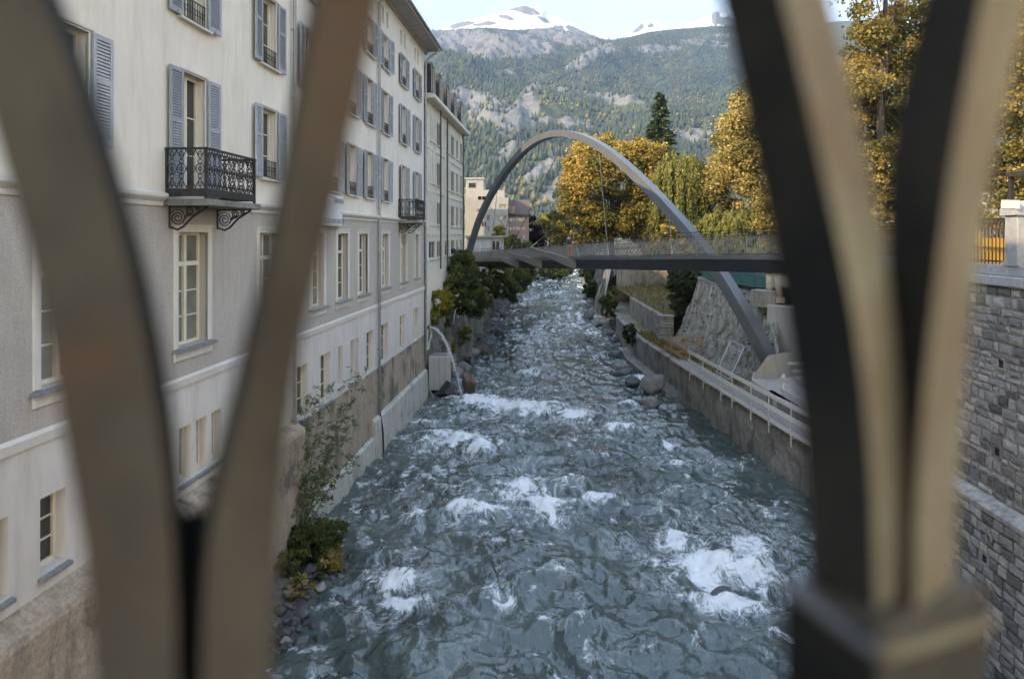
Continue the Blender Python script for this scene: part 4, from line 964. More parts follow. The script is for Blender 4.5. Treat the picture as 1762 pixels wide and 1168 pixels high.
# battered rock-ribbed wall below the turquoise fence
def battered():
    nt_, nv = 210, 90; t = np.linspace(0, 1, nt_); v = np.linspace(0, 1, nv)
    bx = np.interp(t, [0, .5, 1], [12.6, 13.2, 14.2]); by = np.interp(t, [0, .5, 1], [54.5, 45.5, 37.2])
    tx = np.interp(t, [0, 1], [14.55, 16.15]); ty = np.interp(t, [0, 1], [53.2, 41.6]); tz = np.interp(t, [0, 1], [7.30, 6.6])
    T, V = np.meshgrid(t, v, indexing='ij')
    q = V**0.62
    X = bx[:, None]*(1-q) + tx[:, None]*q; Y = by[:, None]*(1-V) + ty[:, None]*V; Z = 2.0*(1-V) + tz[:, None]*V
    a = T*16.0 + V*2.2
    rib = ridged(a*1.25, V*1.3, 3, 121); fine = fbm(a*4, V*14, 3, 122)
    d = 0.42*rib*np.clip(1.3-V, 0.35, 1) + 0.09*fine
    X = X - 0.86*d; Y = Y - 0.42*d
    top_b = np.stack([tx+0.9, ty+0.4, tz], -1); vv = np.stack([X, Y, Z], -1).reshape(-1, 3); i = np.arange(X.size).reshape(X.shape)
    f = np.stack([i[:-1, :-1], i[1:, :-1], i[1:, 1:], i[:-1, 1:]], -1).reshape(-1, 4); nb = len(vv); j = np.arange(nb, nb+nt_)
    f = np.concatenate([f, np.stack([i[:-1, -1], i[1:, -1], j[1:], j[:-1]], -1)]); vv = np.concatenate([vv, top_b])
    m, nt, b = new_mat('ribbed_rock_wall'); p = coords(nt)
    c = ramp(nt, noise(nt, mapping(nt, p, (1, 1, 0.22)), 3.2, 7, 0.72, 0.5), [(0.3, (0.085, 0.08, 0.065)), (0.5, (0.22, 0.21, 0.18)), (0.72, (0.34, 0.325, 0.29))])
    moss = ramp(nt, noise(nt, mapping(nt, p, (1, 1, 0.16)), 2.0, 6, 0.66), [(0.53, 0.0), (0.60, 0.9)])
    nt.links.new(mixc(nt, moss, c, (0.085, 0.09, 0.035)), b.inputs['Base Color']); b.inputs['Roughness'].default_value = 0.92
    bump(nt, b, noise(nt, mapping(nt, p, (1, 1, 0.5)), 7, 6, 0.7), 0.7, 0.06)
    W = thing('battered_stone_wall', 'sloping rock ribbed retaining wall with moss streaks under the turquoise fence', 'wall', (13.4, 45, 2.0))
    mesh_obj('wall_face', np_mesh('wall_face', vv, f, True), m, W)
    for k in range(46):
        tt = r_.uniform(0.04, 0.97); vv_ = r_.uniform(0.12, 0.95); ii, jj = int(tt*(nt_-1)), int(vv_*(nv-1)); c_ = Vector((X[ii, jj], Y[ii, jj], Z[ii, jj]))
        MB().beam(c_+Vector((-0.05, -0.03, 0)), c_+Vector((0.1, 0.05, 0)), 0.16, 0.09).build('weep_hole', M_iron, W)
    cp = MB()
    for k in range(10):
        a_ = k/10; b_ = (k+1)/10-0.006
        pa = Vector((np.interp(a_, [0, 1], [14.75, 16.35]), np.interp(a_, [0, 1], [53.3, 41.7]), np.interp(a_, [0, 1], [7.36, 6.66]))); pb = Vector((np.interp(b_, [0, 1], [14.75, 16.35]), np.interp(b_, [0, 1], [53.3, 41.7]), np.interp(b_, [0, 1], [7.36, 6.66])))
        MB().beam(pa, pb, 0.6, 0.16).build('coping_stone', M_concrete, W)
battered()
# abutment below the landing of the footbridge
AB = thing('bridge_abutment', 'smooth grey concrete abutment wall at the right landing of the footbridge', 'abutment', (16.5, 38, 2.0))
MB().prism([(15.5, 41.5), (16.4, 42.2), (30, 42.2), (30, 24.2), (17.6, 24.2), (16.9, 36.6)], 2.0, 6.5, 'z').build('wall_face', M_conc_new, AB)
MB().prism([(16.75, 40.4), (17.6, 41.6), (30, 42.0), (30, 24.3), (17.7, 24.3), (17.1, 36.6)], 6.5, 8.4, 'z').build('upper_wall', M_conc_new, AB)
MB().prism([(16.6, 40.4), (17.5, 41.8), (30, 42.2), (30, 24.1), (17.5, 24.1), (16.95, 36.4)], 8.404, 8.62, 'z').build('coping', M_conc_new, AB)
MB().prism([(14.9, 42.6), (15.6, 43.4), (16.6, 42.6), (16.0, 41.5), (15.4, 41.5)], 6.3, 7.3, 'z').build('corner_block', M_concrete, AB)

# ------------------------------------------------------------------ turquoise picket fence with gate posts
M_turq = simple('turquoise_paint', (0.018, 0.085, 0.085), (0.03, 0.125, 0.12), 5, 0.6)
M_sand = simple('sandstone', (0.40, 0.34, 0.26), (0.30, 0.25, 0.19), 3, 0.85, 0.3, 15)
FN = thing('picket_fence', 'turquoise iron picket fence with spear tips on top of the ribbed wall', 'fence', (14.7, 53, 7.4))
fa, fb = Vector((14.8, 53.0, 7.44)), Vector((16.25, 42.9, 6.80)); L = (fb-fa).length; n = int(L/0.11); mb = MB()
for k in range(n+1):
    p = fa.lerp(fb, k/n); hh = 1.28+0.05*math.cos(k*0.7); mb.box(p.x-0.02, p.x+0.02, p.y-0.02, p.y+0.02, p.z, p.z+hh)
    mb.add([(p.x-0.035, p.y, p.z+hh), (p.x, p.y-0.035, p.z+hh), (p.x+0.035, p.y, p.z+hh), (p.x, p.y+0.035, p.z+hh), (p.x, p.y, p.z+hh+0.13)], [(0, 1, 4), (1, 2, 4), (2, 3, 4), (3, 0, 4)])
o = mb.build('picket', M_turq, FN); tag(o, kind='stuff')
for zz in (0.16, 1.10): MB().beam(fa+Vector((0, 0, zz)), fb+Vector((0, 0, zz)), 0.05, 0.06).build('rail', M_turq, FN)
for k in range(6):
    p = fa.lerp(fb, k/5); MB().box(p.x-0.045, p.x+0.045, p.y-0.045, p.y+0.045, p.z-0.1, p.z+1.5).build('post', M_turq, FN)
for k, (x, y) in enumerate(((15.95, 42.3), (16.25, 41.6))):
    t = thing('gate_post', ('left', 'right')[k] + ' one of two round sandstone gate posts at the fence end', 'gate post', (x, y, 6.8), group='gate posts')
    MB().tube([(x, y, 6.9), (x, y, 8.35)], 0.21, 14).build('shaft', M_sand, t, smooth=True); MB().tube([(x, y, 8.3), (x, y, 8.38), (x, y, 8.5)], [0.24, 0.30, 0.26], 14).build('cap', M_sand, t); MB().box(x-0.27, x+0.27, y-0.27, y+0.27, 6.6, 6.95).build('base', M_sand, t)

# ------------------------------------------------------------------ stone quay wall on the right with parapet
WX = Vector((-0.0599, -0.9982, 0)); WN = Vector((-0.9982, 0.0599, 0))
SW = thing('quay_wall', 'tall rough grey stone quay wall with pale mortar joints at the right edge', 'wall', (11.0, 0, 0), math.atan2(-0.9982, -0.0599))
M_mortar = simple('pale_mortar', (0.42, 0.41, 0.38), (0.20, 0.195, 0.185), 5, 0.95, 0.6, 30, 0.02)
M_mortar_d = simple('dark_joint', (0.085, 0.085, 0.085), (0.14, 0.14, 0.13), 5, 0.95, 0.6, 30, 0.02)
M_st = [simple('quay_stone_%s' % n, c, tuple(x*0.62 for x in c), 3.5, 0.85, 0.9, 16, 0.03, lo=0.3, hi=0.7, vary=0.45) for n, c in (('grey', (0.23, 0.23, 0.225)), ('pale', (0.33, 0.325, 0.31)), ('dark', (0.13, 0.132, 0.133)))]
MB().box(-24, 6, 0.0, 0.6, 4.0, 9.46).build('mortar', M_mortar, SW, world=False)
MB().box(-24, 6, -0.36, 0.6, -1.2, 3.93).build('lower_mortar', M_mortar_d, SW, world=False)
MB().prism([(-0.42, 3.93), (-0.44, 4.05), (0.02, 4.2), (0.02, 3.93)], -24, 6, 'x').build('ledge', M_mortar, SW, world=False)
def stone_mesh(k):
    r = random.Random(100+k); j = lambda a: r.uniform(-a, a)
    o = [(-.5+j(.03), 0, -.5+j(.04)), (.5+j(.03), 0, -.5+j(.04)), (.5+j(.03), 0, .5+j(.04)), (-.5+j(.03), 0, .5+j(.04))]
    mid = [(x*0.97+j(.03), -0.035, z*0.95+j(.03)) for x, _, z in o]; top = [(x*0.80+j(.05), -0.058+j(.014), z*0.72+j(.06)) for x, _, z in o]
    c = [(j(.1), -0.066+j(.016), j(.1))]
    mb = MB(); mb.add(o+mid+top+c, [(a, (a+1) % 4, 4+(a+1) % 4, 4+a) for a in range(4)] + [(4+a, 4+(a+1) % 4, 8+(a+1) % 4, 8+a) for a in range(4)] + [(8+a, 8+(a+1) % 4, 12) for a in range(4)])
    me = mb.mesh('stone'); return me
SMESH = []
for k in range(18):
    me = stone_mesh(k); me.materials.append(M_st[(0, 0, 1, 0, 2, 1)[k % 6]]); SMESH.append(me)
stones = []
rs = random.Random(21)
def courses(z0, z1, y, x0, x1, hr, wr):
    z = z0
    while z < z1-0.06:
        h = min(rs.uniform(*hr), z1-z)
        x = x0-rs.uniform(0, 0.3)
        while x < x1:
            w = rs.uniform(*wr)
            stones.append((x+w/2, y, z+h/2+rs.uniform(-.012, .012), w-rs.uniform(.03, .07), h-rs.uniform(.025, .055), rs.uniform(-0.09, 0.09))); x += w
        z += h
courses(4.2, 9.45, 0.002, -24, 4, (0.14, 0.31), (0.18, 0.58)); courses(-0.6, 3.92, -0.362, -24, 4, (0.20, 0.30), (0.26, 0.55))
def seen(st):
    Yp = -st[0]; return 15.7 < Yp < 19.4
holes_q = []
for hx, hz in ((-16.75, 7.55), (-16.9, 5.35), (-16.8, 2.75)):
    stones = [s for s in stones if not (abs(s[0]-hx) < 0.22 and abs(s[2]-hz) < 0.17)]
    yy_ = 0.0 if hz > 4 else -0.36
    MB().box(hx-0.11, hx+0.11, yy_-0.004, yy_+0.02, hz-0.10, hz+0.10).build('weep_hole', M_iron, SW, world=False)
    fr_ = MB()
    for a, b, c, d in ((-.2, -.11, -.16, .16), (.11, .2, -.16, .16), (-.11, .11, .10, .16), (-.11, .11, -.16, -.10)): fr_.cbox(hx+a, hx+b, yy_-0.05, yy_, hz+c, hz+d, 0.015)
    fr_.build('hole_surround', M_st[0], SW, world=False)
vis = sorted([s for s in stones if seen(s)], key=lambda s: -s[3]*s[4]); parts = vis[:300]; rest = vis[300:] + [s for s in stones if not seen(s)]
for k, (x, y, z, w, h, a) in enumerate(parts):
    o = bpy.data.objects.new('stone', SMESH[rs.randrange(18)]); link(o, SW); o.location = (x, y, z); o.scale = (w, 1.0, h); o.rotation_euler = (0, a, 0)
VV, FF, off = [], [], 0
for (x, y, z, w, h, a) in rest:
    me = SMESH[rs.randrange(18)]; co = np.array([v.co[:] for v in me.vertices]); co = co*np.array([w, 1, h]) + np.array([x, y, z]); VV.append(co)
mb = MB()
for co in VV: mb.add(co.tolist(), [(a, (a+1) % 4, 4+(a+1) % 4, 4+a) for a in range(4)] + [(4+a, 4+(a+1) % 4, 8+(a+1) % 4, 8+a) for a in range(4)] + [(8+a, 8+(a+1) % 4, 12) for a in range(4)])
o = mb.build('stone', M_st[0], SW, world=False); tag(o, kind='stuff')
hx, hz = -16.55, 3.35
MB().tube([(hx+0.10*math.cos(a), -0.44, hz+0.12*math.sin(a)) for a in np.linspace(0, 6.283, 14, endpoint=False)], 0.03, 6, closed=True).build('pipe_ring', M_concrete, SW, world=False)
# parapet: slab courses, pillar, iron fence
PA = thing('parapet', 'granite parapet of slabs with a pyramid capped pillar on top of the quay wall', 'parapet', (11.0, 0, 9.46), math.atan2(-0.9982, -0.0599))
M_gran = simple('grey_granite', (0.36, 0.375, 0.38), (0.27, 0.285, 0.295), 9, 0.8, 0.3, 50, 0.01, c3=(0.24, 0.25, 0.25), s3=0.8)
x = -23.5
while x < 4:
    MB().cbox(x, x+1.28, -0.16, 0.5, 0.004, 0.25, 0.025).build('slab', M_gran, PA, world=False); x += 1.29
x = -23.9
while x < 4:
    MB().cbox(x, x+0.92, -0.04, 0.42, 0.256, 0.51, 0.015).build('kerb_stone', M_gran, PA, world=False); x += 0.93
for xp in (-16.35, -20.9, -11.8, -7.2):
    o = MB().cbox(xp-0.23, xp+0.23, -0.05, 0.41, 0.51, 1.72, 0.02).build('pillar', M_gran, PA, world=False)
    MB().box(xp-0.26, xp+0.26, -0.08, 0.44, 0.512, 0.62).build('base', M_gran, o, world=False)
    c = MB(); a0, a1 = 0.30, 0.30; zz = 1.72
    c.add([(xp-.3, -.12, zz), (xp+.3, -.12, zz), (xp+.3, .48, zz), (xp-.3, .48, zz), (xp-.3, -.12, zz+.16), (xp+.3, -.12, zz+.16), (xp+.3, .48, zz+.16), (xp-.3, .48, zz+.16), (xp-.13, .05, zz+.34), (xp+.13, .05, zz+.34), (xp+.13, .31, zz+.34), (xp-.13, .31, zz+.34)],
          [(3, 2, 1, 0), (0, 1, 5, 4), (1, 2, 6, 5), (2, 3, 7, 6), (3, 0, 4, 7), (4, 5, 9, 8), (5, 6, 10, 9), (6, 7, 11, 10), (7, 4, 8, 11), (8, 9, 10, 11)])
    c.build('cap', M_gran, o, world=False)
FE = thing('iron_fence', 'dark iron fence with arched bars between the granite pillars', 'fence', (11.0, 0, 9.97), math.atan2(-0.9982, -0.0599))
for a, b in ((-20.6, -16.62), (-16.08, -12.1), (-11.5, -7.5)):
    MB().box(a, b, 0.16, 0.21, 1.12, 1.16).build('rail', M_iron, FE, world=False); MB().box(a, b, 0.16, 0.21, 0.06, 0.10).build('rail', M_iron, FE, world=False)
    n = int((b-a)/0.145)
    for k in range(n):
        x = a+0.07+k*(b-a-0.14)/(n-1); m = MB(); m.tube([(x, 0.185, 0.0), (x, 0.185, 0.90), (x+0.02, 0.185, 1.02), (x+0.075, 0.185, 1.11)], 0.014, 5); m.tube([(x, 0.185, 0.90), (x-0.02, 0.185, 1.02), (x-0.075, 0.185, 1.11)], 0.012, 5)
        m.build('bar', M_iron, FE, world=False)
ly = MB().box(-16.66, -16.02, -0.14, -0.12, 0.90, 1.10).mesh('sign_board'); ly.materials.append(M_plank)
sg = bpy.data.objects.new('sign_board', ly); link(sg); sg.location = (11.0, 0, 9.46); sg.rotation_euler = (0, 0.06, math.atan2(-0.9982, -0.0599)); tag(sg, 'small pale board tied across the granite pillar', 'board')
# small yellow digger behind the fence
M_yel = simple('yellow_machine_paint', (0.40, 0.235, 0.05), (0.33, 0.19, 0.04), 4, 0.45)
EX = thing('mini_digger', 'yellow construction machine with black cab frame behind the iron fence', 'digger', (14.6, 18.6, 9.5))
bx = 14.6; by = 18.6
MB().cbox(13.5, 16.2, by-0.7, by+2.6, 9.9, 10.62, 0.06).build('body', M_yel, EX)
for y0 in (by-0.6, by+1.9): MB().prism([(13.3, 9.52), (16.4, 9.52), (16.6, 9.72), (16.4, 9.95), (13.3, 9.95), (13.1, 9.72)], y0, y0+0.45, 'y').build('track', M_iron, EX)
cb = MB()
for x, y in ((14.15, by-0.55), (15.5, by-0.55), (14.15, by+0.75), (15.5, by+0.75)): cb.box(x-0.05, x+0.05, y-0.05, y+0.05, 10.62, 12.35)
cb.box(14.05, 15.6, by-0.65, by+0.85, 12.35, 12.48); cb.box(14.1, 15.55, by-0.6, by+0.8, 10.62, 11.15); ca = cb.build('cab', M_dark_metal, EX)
MB().box(14.2, 15.45, by-0.56, by-0.54, 11.15, 12.35).build('pane', M_glass_d, ca)
MB().beam((13.6, by+1.4, 10.6), (12.9, by+1.6, 12.0), 0.22, 0.28).build('boom', M_yel, EX); MB().beam((12.9, by+1.6, 12.0), (12.7, by+1.5, 10.6), 0.18, 0.22).build('arm', M_yel, EX)
MB().prism([(12.55, 10.0), (12.95, 10.0), (13.0, 10.6), (12.6, 10.65)], by+1.2, by+1.8, 'y').build('bucket', M_yel, EX)
# wooden house wall behind the right hand trees
plain_house('garden_house', 'pale house half hidden behind the brown trees at the right edge', (42, 74), (1, -0.35), 16, 10, 6.5, 19, M_b2, [(2, 3.3, 12, 14), (5, 6.3, 12, 14), (8, 9.3, 12, 14), (2, 3.3, 15.5, 17.5), (5, 6.3, 15.5, 17.5), (8, 9.3, 15.5, 17.5), (11, 12.3, 12, 14)])

# unseen town house added beside the road bridge to bounce sunlight onto the front opposite
tw = []
for r0 in range(4):
    for c0 in range(9): tw.append((1.6+c0*3.6, 2.9+c0*3.6, 11.2+r0*3.4, 13.2+r0*3.4))
TH = plain_house('added_bounce_house', 'unseen pale yellow town house added beside the road bridge for bounce light', (23.0, 16.0), (-0.06, -1.0), 34, 11, 8.5, 25.5, wall_mat('added_bounce_house_yellow', (0.76, 0.68, 0.55), (0.66, 0.58, 0.46), 14, 0.1, 0.01), tw, frame=M_wht)
MB().prism([(-0.8, 25.5), (-0.8, 25.7), (5.5, 29.5), (11.8, 25.7), (11.8, 25.5)], -0.5, 34.5, 'x').build('roof', M_roof, TH, world=False)  # roof of the added unseen bounce house
# ------------------------------------------------------------------ the arched footbridge
M_brg = simple('anthracite_bridge_steel', (0.050, 0.048, 0.047), (0.068, 0.065, 0.063), 2, 0.45, 0.05, 40, metal=0.25)
M_arch = simple('grey_arch_paint', (0.115, 0.129, 0.138), (0.098, 0.110, 0.118), 1.2, 0.30, 0.04, 20, metal=0.15)
M_edge = simple('grey_edge_beam', (0.13, 0.135, 0.14), (0.10, 0.105, 0.11), 3, 0.5, metal=0.3)
M_bal = simple('baluster_steel', (0.19, 0.18, 0.165), (0.15, 0.142, 0.13), 3, 0.5, metal=0.2)
M_out = simple('outrigger_paint', (0.20, 0.19, 0.175), (0.17, 0.16, 0.15), 3, 0.5)
M_cable = simple('steel_cable', (0.20, 0.20, 0.20), (0.15, 0.15, 0.15), 5, 0.4, metal=0.6)
FB = thing('footbridge', 'dark steel footbridge with tilted grey arch and cables crossing the river', 'bridge', (3.4, 50, 0))
ctrl = [(14.9, 20.4, 9.98), (13.6, 23.6, 9.95), (11.23, 29.4, 9.80), (9.5, 33.6, 9.69), (7.2, 39, 9.46), (5.2, 44, 9.28), (3.36, 50, 9.02), (0.94, 58, 8.68), (-1.82, 69, 8.2), (-4.4, 78, 7.85), (-6.2, 84, 7.7)]
c_ = np.array(ctrl); seg = np.r_[0, np.cumsum(np.linalg.norm(np.diff(c_[:, :2], axis=0), axis=1))]
def smooth_path(ds):
    s = np.arange(0, seg[-1], ds); q = np.stack([np.interp(s, seg, c_[:, k]) for k in range(3)], -1)
    k = max(1, int(6/ds)); pad = np.concatenate([np.repeat(q[:1], k, 0), q, np.repeat(q[-1:], k, 0)]); ker = np.ones(k)/k
    sm = np.stack([np.convolve(pad[:, j], ker, 'same')[k:-k] for j in range(3)], -1); sm[:k] = q[:k]; sm[-k:] = q[-k:]; return sm
path = smooth_path(0.5); W_D = 3.1
tan = np.gradient(path, axis=0); tan[:, 2] = 0; tan /= np.linalg.norm(tan, axis=1)[:, None]
nrm = np.stack([tan[:, 1], -tan[:, 0], tan[:, 0]*0], -1)       # away from the camera side
def loft(prof, name, mat, parent, closed=True, pth=None, nr=None):
    """profile points (offset across, height) swept along the deck"""
    pth = path if pth is None else pth; nr = nrm if nr is None else nr
    n = len(prof); V = [tuple(p + q*a + np.array([0, 0, b])) for p, q in zip(pth, nr) for a, b in prof]; F_ = []
    for i in range(len(pth)-1):
        for k in range(n): F_.append((i*n+k, i*n+(k+1) % n, (i+1)*n+(k+1) % n, (i+1)*n+k))
    F_.append(tuple(range(n))); F_.append(tuple((len(pth)-1)*n+k for k in reversed(range(n))))
    mb = MB(); mb.v = V; mb.f = F_; return mb.build(name, mat, parent)
loft([(0.05, 0.0), (W_D-0.05, 0.0), (W_D-0.05, -0.12), (0.05, -0.12)], 'deck', M_edge, FB)
for off in (0.0, W_D): loft([(off-0.05, 0.03), (off+0.05, 0.03), (off+0.05, -0.15), (off-0.05, -0.15)], 'edge_beam', M_edge, FB)
loft([(0.10, -0.12), (W_D-0.10, -0.12), (W_D*0.68, -0.78), (W_D*0.30, -0.78)], 'girder', M_brg, FB)
for nm, off, lean in (('near', 0.0, -0.12), ('far', W_D, 0.12)):
    hr = loft([(off+lean-0.035, 1.17), (off+lean+0.035, 1.17), (off+lean+0.035, 1.21), (off+lean-0.035, 1.21)], 'handrail', M_brg, FB)
    loft([(off+lean*0.75-0.012, 0.92), (off+lean*0.75+0.012, 0.92), (off+lean*0.75+0.012, 0.95), (off+lean*0.75-0.012, 0.95)], 'rail', M_brg, FB)
    loft([(off-0.02, 0.08), (off+0.02, 0.08), (off+0.02, 0.11), (off-0.02, 0.11)], 'rail', M_brg, FB)
    fp = smooth_path(0.115); tn = np.gradient(fp, axis=0); tn[:, 2] = 0; tn /= np.linalg.norm(tn, axis=1)[:, None]
    mb = MB()
    for k, (p, t) in enumerate(zip(fp, tn)):
        nn = Vector((t[1], -t[0], 0)); tt = Vector(t); big = (k % 13 == 0)
        a = Vector(p) + nn*off + Vector((0, 0, 0.03)); b = Vector(p) + nn*(off+lean*(1.0 if big else 0.75)) + Vector((0, 0, 1.18 if big else 0.94))
        w = 0.05 if big else 0.020; th = 0.020 if big else 0.020; vs_ = []
        for c in (a, b):
            for i, j in ((-1, -1), (1, -1), (1, 1), (-1, 1)): vs_.append(c + nn*(i*w/2) + tt*(j*th/2))
        mb.add(vs_, [(0, 1, 2, 3), (7, 6, 5, 4), (0, 4, 5, 1), (1, 5, 6, 2), (2, 6, 7, 3), (3, 7, 4, 0)])
    me = bpy.data.meshes.new('baluster'); me.from_pydata(mb.v, [], mb.f); me.update(); o = mesh_obj('baluster', me, M_bal, FB); tag(o, kind='stuff')
# the arch: a tapering box section in a vertical plane that crosses the deck at a slant
A2 = Vector((-4.4, 66.5, 0)); B2 = Vector((14.8, 39.0, 0)); AD = (B2-A2)
apx = [(796, 480), (808, 432), (822, 385), (845, 335), (880, 283), (915, 247), (950, 231), (990, 233), (1030, 250), (1075, 284), (1120, 327), (1160, 370), (1200, 416), (1240, 472), (1280, 538), (1318, 608), (1336, 640)]
ap = []
for px, py in apx:
    dx = (px-PX0)/F; t = (dx*A2.y - A2.x)/(AD.x - dx*AD.y); Y = A2.y + AD.y*t; ap.append((A2.x+AD.x*t, Y, H-(py-PYH)*Y/F))
ap = np.array(ap); sa = np.r_[0, np.cumsum(np.linalg.norm(np.diff(ap, axis=0), axis=1))]
def cspline(x, xs, ys):
    m = np.gradient(ys, xs); i = np.clip(np.searchsorted(xs, x)-1, 0, len(xs)-2); h = xs[i+1]-xs[i]; t = (x-xs[i])/h
    return (2*t**3-3*t**2+1)*ys[i] + (t**3-2*t**2+t)*h*m[i] + (-2*t**3+3*t**2)*ys[i+1] + (t**3-t**2)*h*m[i+1]
ss = np.linspace(0, sa[-1], 110); arc = np.stack([cspline(ss, sa, ap[:, k]) for k in range(3)], -1)
for _ in range(6): arc[1:-1] = 0.25*arc[:-2] + 0.5*arc[1:-1] + 0.25*arc[2:]
AN = Vector((-AD.y, AD.x, 0)).normalized()*1.0                  # horizontal, across the arch
V = []; F_ = []
for k, p in enumerate(arc):
    T = Vector(arc[min(k+1, 109)]-arc[max(k-1, 0)]).normalized(); R = T.cross(AN).normalized(); u = k/109
    hh = 0.42 + 0.26*u; bb = 0.46 + 0.42*u
    for i, j in ((-1, -1), (1, -1), (1, 1), (-1, 1)): V.append(tuple(Vector(p) + R*(i*hh/2) + AN*(j*bb/2)))
for k in range(109):
    for q in range(4): F_.append((k*4+q, k*4+(q+1) % 4, (k+1)*4+(q+1) % 4, (k+1)*4+q))
F_ += [(0, 1, 2, 3), (439, 438, 437, 436)]
mb = MB(); mb.v = V; mb.f = F_; ar = mb.build('arch', M_arch, FB)
bv = ar.modifiers.new('edge', 'BEVEL'); bv.width = 0.015; bv.segments = 1; bv.limit_method = 'ANGLE'
def arch_at(px):
    dx = (px-PX0)/F; t = (dx*A2.y - A2.x)/(AD.x - dx*AD.y); q = A2 + AD*t
    k = int(np.argmin(np.hypot(arc[:, 0]-q.x, arc[:, 1]-q.y))); return Vector(arc[k])
def deck_at(px, side, dz=0.0):
    """point of the near (0) or far (1) deck edge seen at a photo column"""
    e = path + nrm*(side*W_D); k = int(np.argmin(np.abs(e[:, 0]/e[:, 1]*F + PX0 - px))); return Vector(e[k]) + Vector((0, 0, dz))
# outriggers reach out from under the deck towards the near side
tips = []
for px, py, dY, rx in ((912, 427, 1.9, 985), (875, 436, 1.7, 930), (857, 443, 1.5, 890), (843, 443, 0.5, 858)):
    b = deck_at(px, 0); tip = P(px, py, b.y - dY); root = deck_at(rx, 0, -0.42); k = int(np.argmin(np.hypot(path[:, 0]-root.x, path[:, 1]-root.y))); root = root + Vector(nrm[k])*0.05
    if px > 850:
        d = root-tip; mb = MB(); mb.beam(tip, tip+d*0.5, 0.10, 0.16); a = tip; side = d.cross(Vector((0, 0, 1))).normalized(); V = []
        for t, h, w in ((0, 0.20, 0.16), (1, 0.62, 0.30)):
            c = tip+d*t
            for i, j in ((-1, -1), (1, -1), (1, 1), (-1, 1)): V.append(c + side*(i*w/2) + Vector((0, 0, j*h/2)))
        MB().add(V, [(0, 1, 2, 3), (7, 6, 5, 4), (0, 4, 5, 1), (1, 5, 6, 2), (2, 6, 7, 3), (3, 7, 4, 0)]).build('outrigger', M_out, FB)
    tips.append(tip)
def cable(a, b, r=0.022):
    o = MB().tube([a, b], r, 6).build('cable', M_cable, FB); d = (a-b).normalized(); MB().tube([b, b+d*0.9], 0.05, 6).build('turnbuckle', M_steel, o)
cable(arch_at(1076), tips[0], 0.032); cable(arch_at(979), tips[1], 0.032); cable(arch_at(910), tips[2], 0.025); cable(arch_at(858), tips[3], 0.022)
cable(arch_at(837), deck_at(912, 1, 0.05)); cable(arch_at(886), deck_at(955, 1, 0.05)); cable(arch_at(944), deck_at(995, 1, 0.05)); cable(arch_at(1028), deck_at(1047, 1, 0.05)); cable(arch_at(1152), deck_at(1155, 1, 0.05))
# concrete foot of the arch
bp = G(1322, 655, 2.6)
AF = thing('arch_footing', 'gabled board marked concrete footing carrying the right end of the arch', 'footing', (14.3, 37.5, 2.2))
M_board = wall_mat('board_marked_concrete', (0.40, 0.375, 0.33), (0.30, 0.275, 0.24), 10, 0.25, 0.01, speck=0.15, speck_scale=20, vs=0.1)
def pz(px, py, Y): return P(px, py, Y)
Yf = 37.0; g = [pz(1300, 660, Yf), pz(1297, 645, Yf), pz(1322, 611, Yf), pz(1352, 668, Yf)]
dv = Vector((1.9, 1.2, 0))
vv = [tuple(p) for p in g] + [tuple(p+dv) for p in g]
MB().add(vv, [(0, 1, 2, 3), (7, 6, 5, 4), (0, 4, 5, 1), (1, 5, 6, 2), (2, 6, 7, 3), (3, 7, 4, 0)]).build('gable_block', M_board, AF)
MB().prism([(12.85, 36.6), (13.7, 38.8), (16.8, 38.0), (16.6, 27.5), (13.6, 27.5), (12.75, 33.0)], 2.0, 2.95, 'z').build('base_slab', M_conc_new, AF)
for k in range(3):
    a = pz(1358+k*6, 626+k*13, 36.2-k*0.6); MB().beam(a, a+Vector((1.6, 0.3, -0.02)), 0.25, 0.12).build('loose_board', M_plank, AF)

# ------------------------------------------------------------------ plank walkway with scaffold guard on the river wall
WK = thing('plank_walkway', 'pale plank walkway with steel posts and guard boards along the right river wall', 'walkway', (11.6, 36, 2.3))
def wx(y): return float(xr(y))
yb = [24.0, 28.4, 32.6, 36.8, 41.0, 45.4]
for k in range(5):
    y0, y1 = yb[k], yb[k+1]-0.04
    for j in range(4):
        dz = 0.003*((k*3+j*5) % 4); a = Vector((wx(y0)-0.16+j*0.245, y0, 2.40+dz)); b = Vector((wx(y1)-0.16+j*0.245, y1, 2.40-dz)); MB().beam(a, b, 0.232, 0.05).build('plank', M_plank_d, WK)
    MB().beam(Vector((wx(y0)-0.30, y0, 2.50)), Vector((wx(y1)-0.30, y1, 2.50)), 0.035, 0.17).build('toe_board', M_plank, WK)
for px, pyt, pyb in ((1150, 603, 643), (1170, 615, 655), (1195, 631, 673), (1218, 641, 687), (1252, 658, 706), (1294, 674, 730), (1328, 694, 754), (1366, 712, 785)):
    zt = 3.75; Y = F*(H-zt)/(pyt-PYH); Y = max(24.6, min(46.5, Y)); x = wx(Y)-0.34
    o = MB().tube([(x, Y, 1.95), (x, Y, zt+0.06)], 0.036, 8).build('post', M_steel, WK); MB().box(x-0.02, x+0.5, Y-0.03, Y+0.03, 2.27, 2.33).build('bracket', M_steel, o)
ys_ = [46.6, 41.5, 36.6, 31.8, 27.6, 24.4]
for k in range(5):
    y0, y1 = ys_[k], ys_[k+1]-0.25; mt = M_plank_b if k == 0 else M_plank
    for zz in (3.66, 3.12): MB().beam(Vector((wx(y0)-0.37, y0, zz)), Vector((wx(y1)-0.37, y1, zz-0.01)), 0.035, 0.20).build('guard_board', mt, WK)
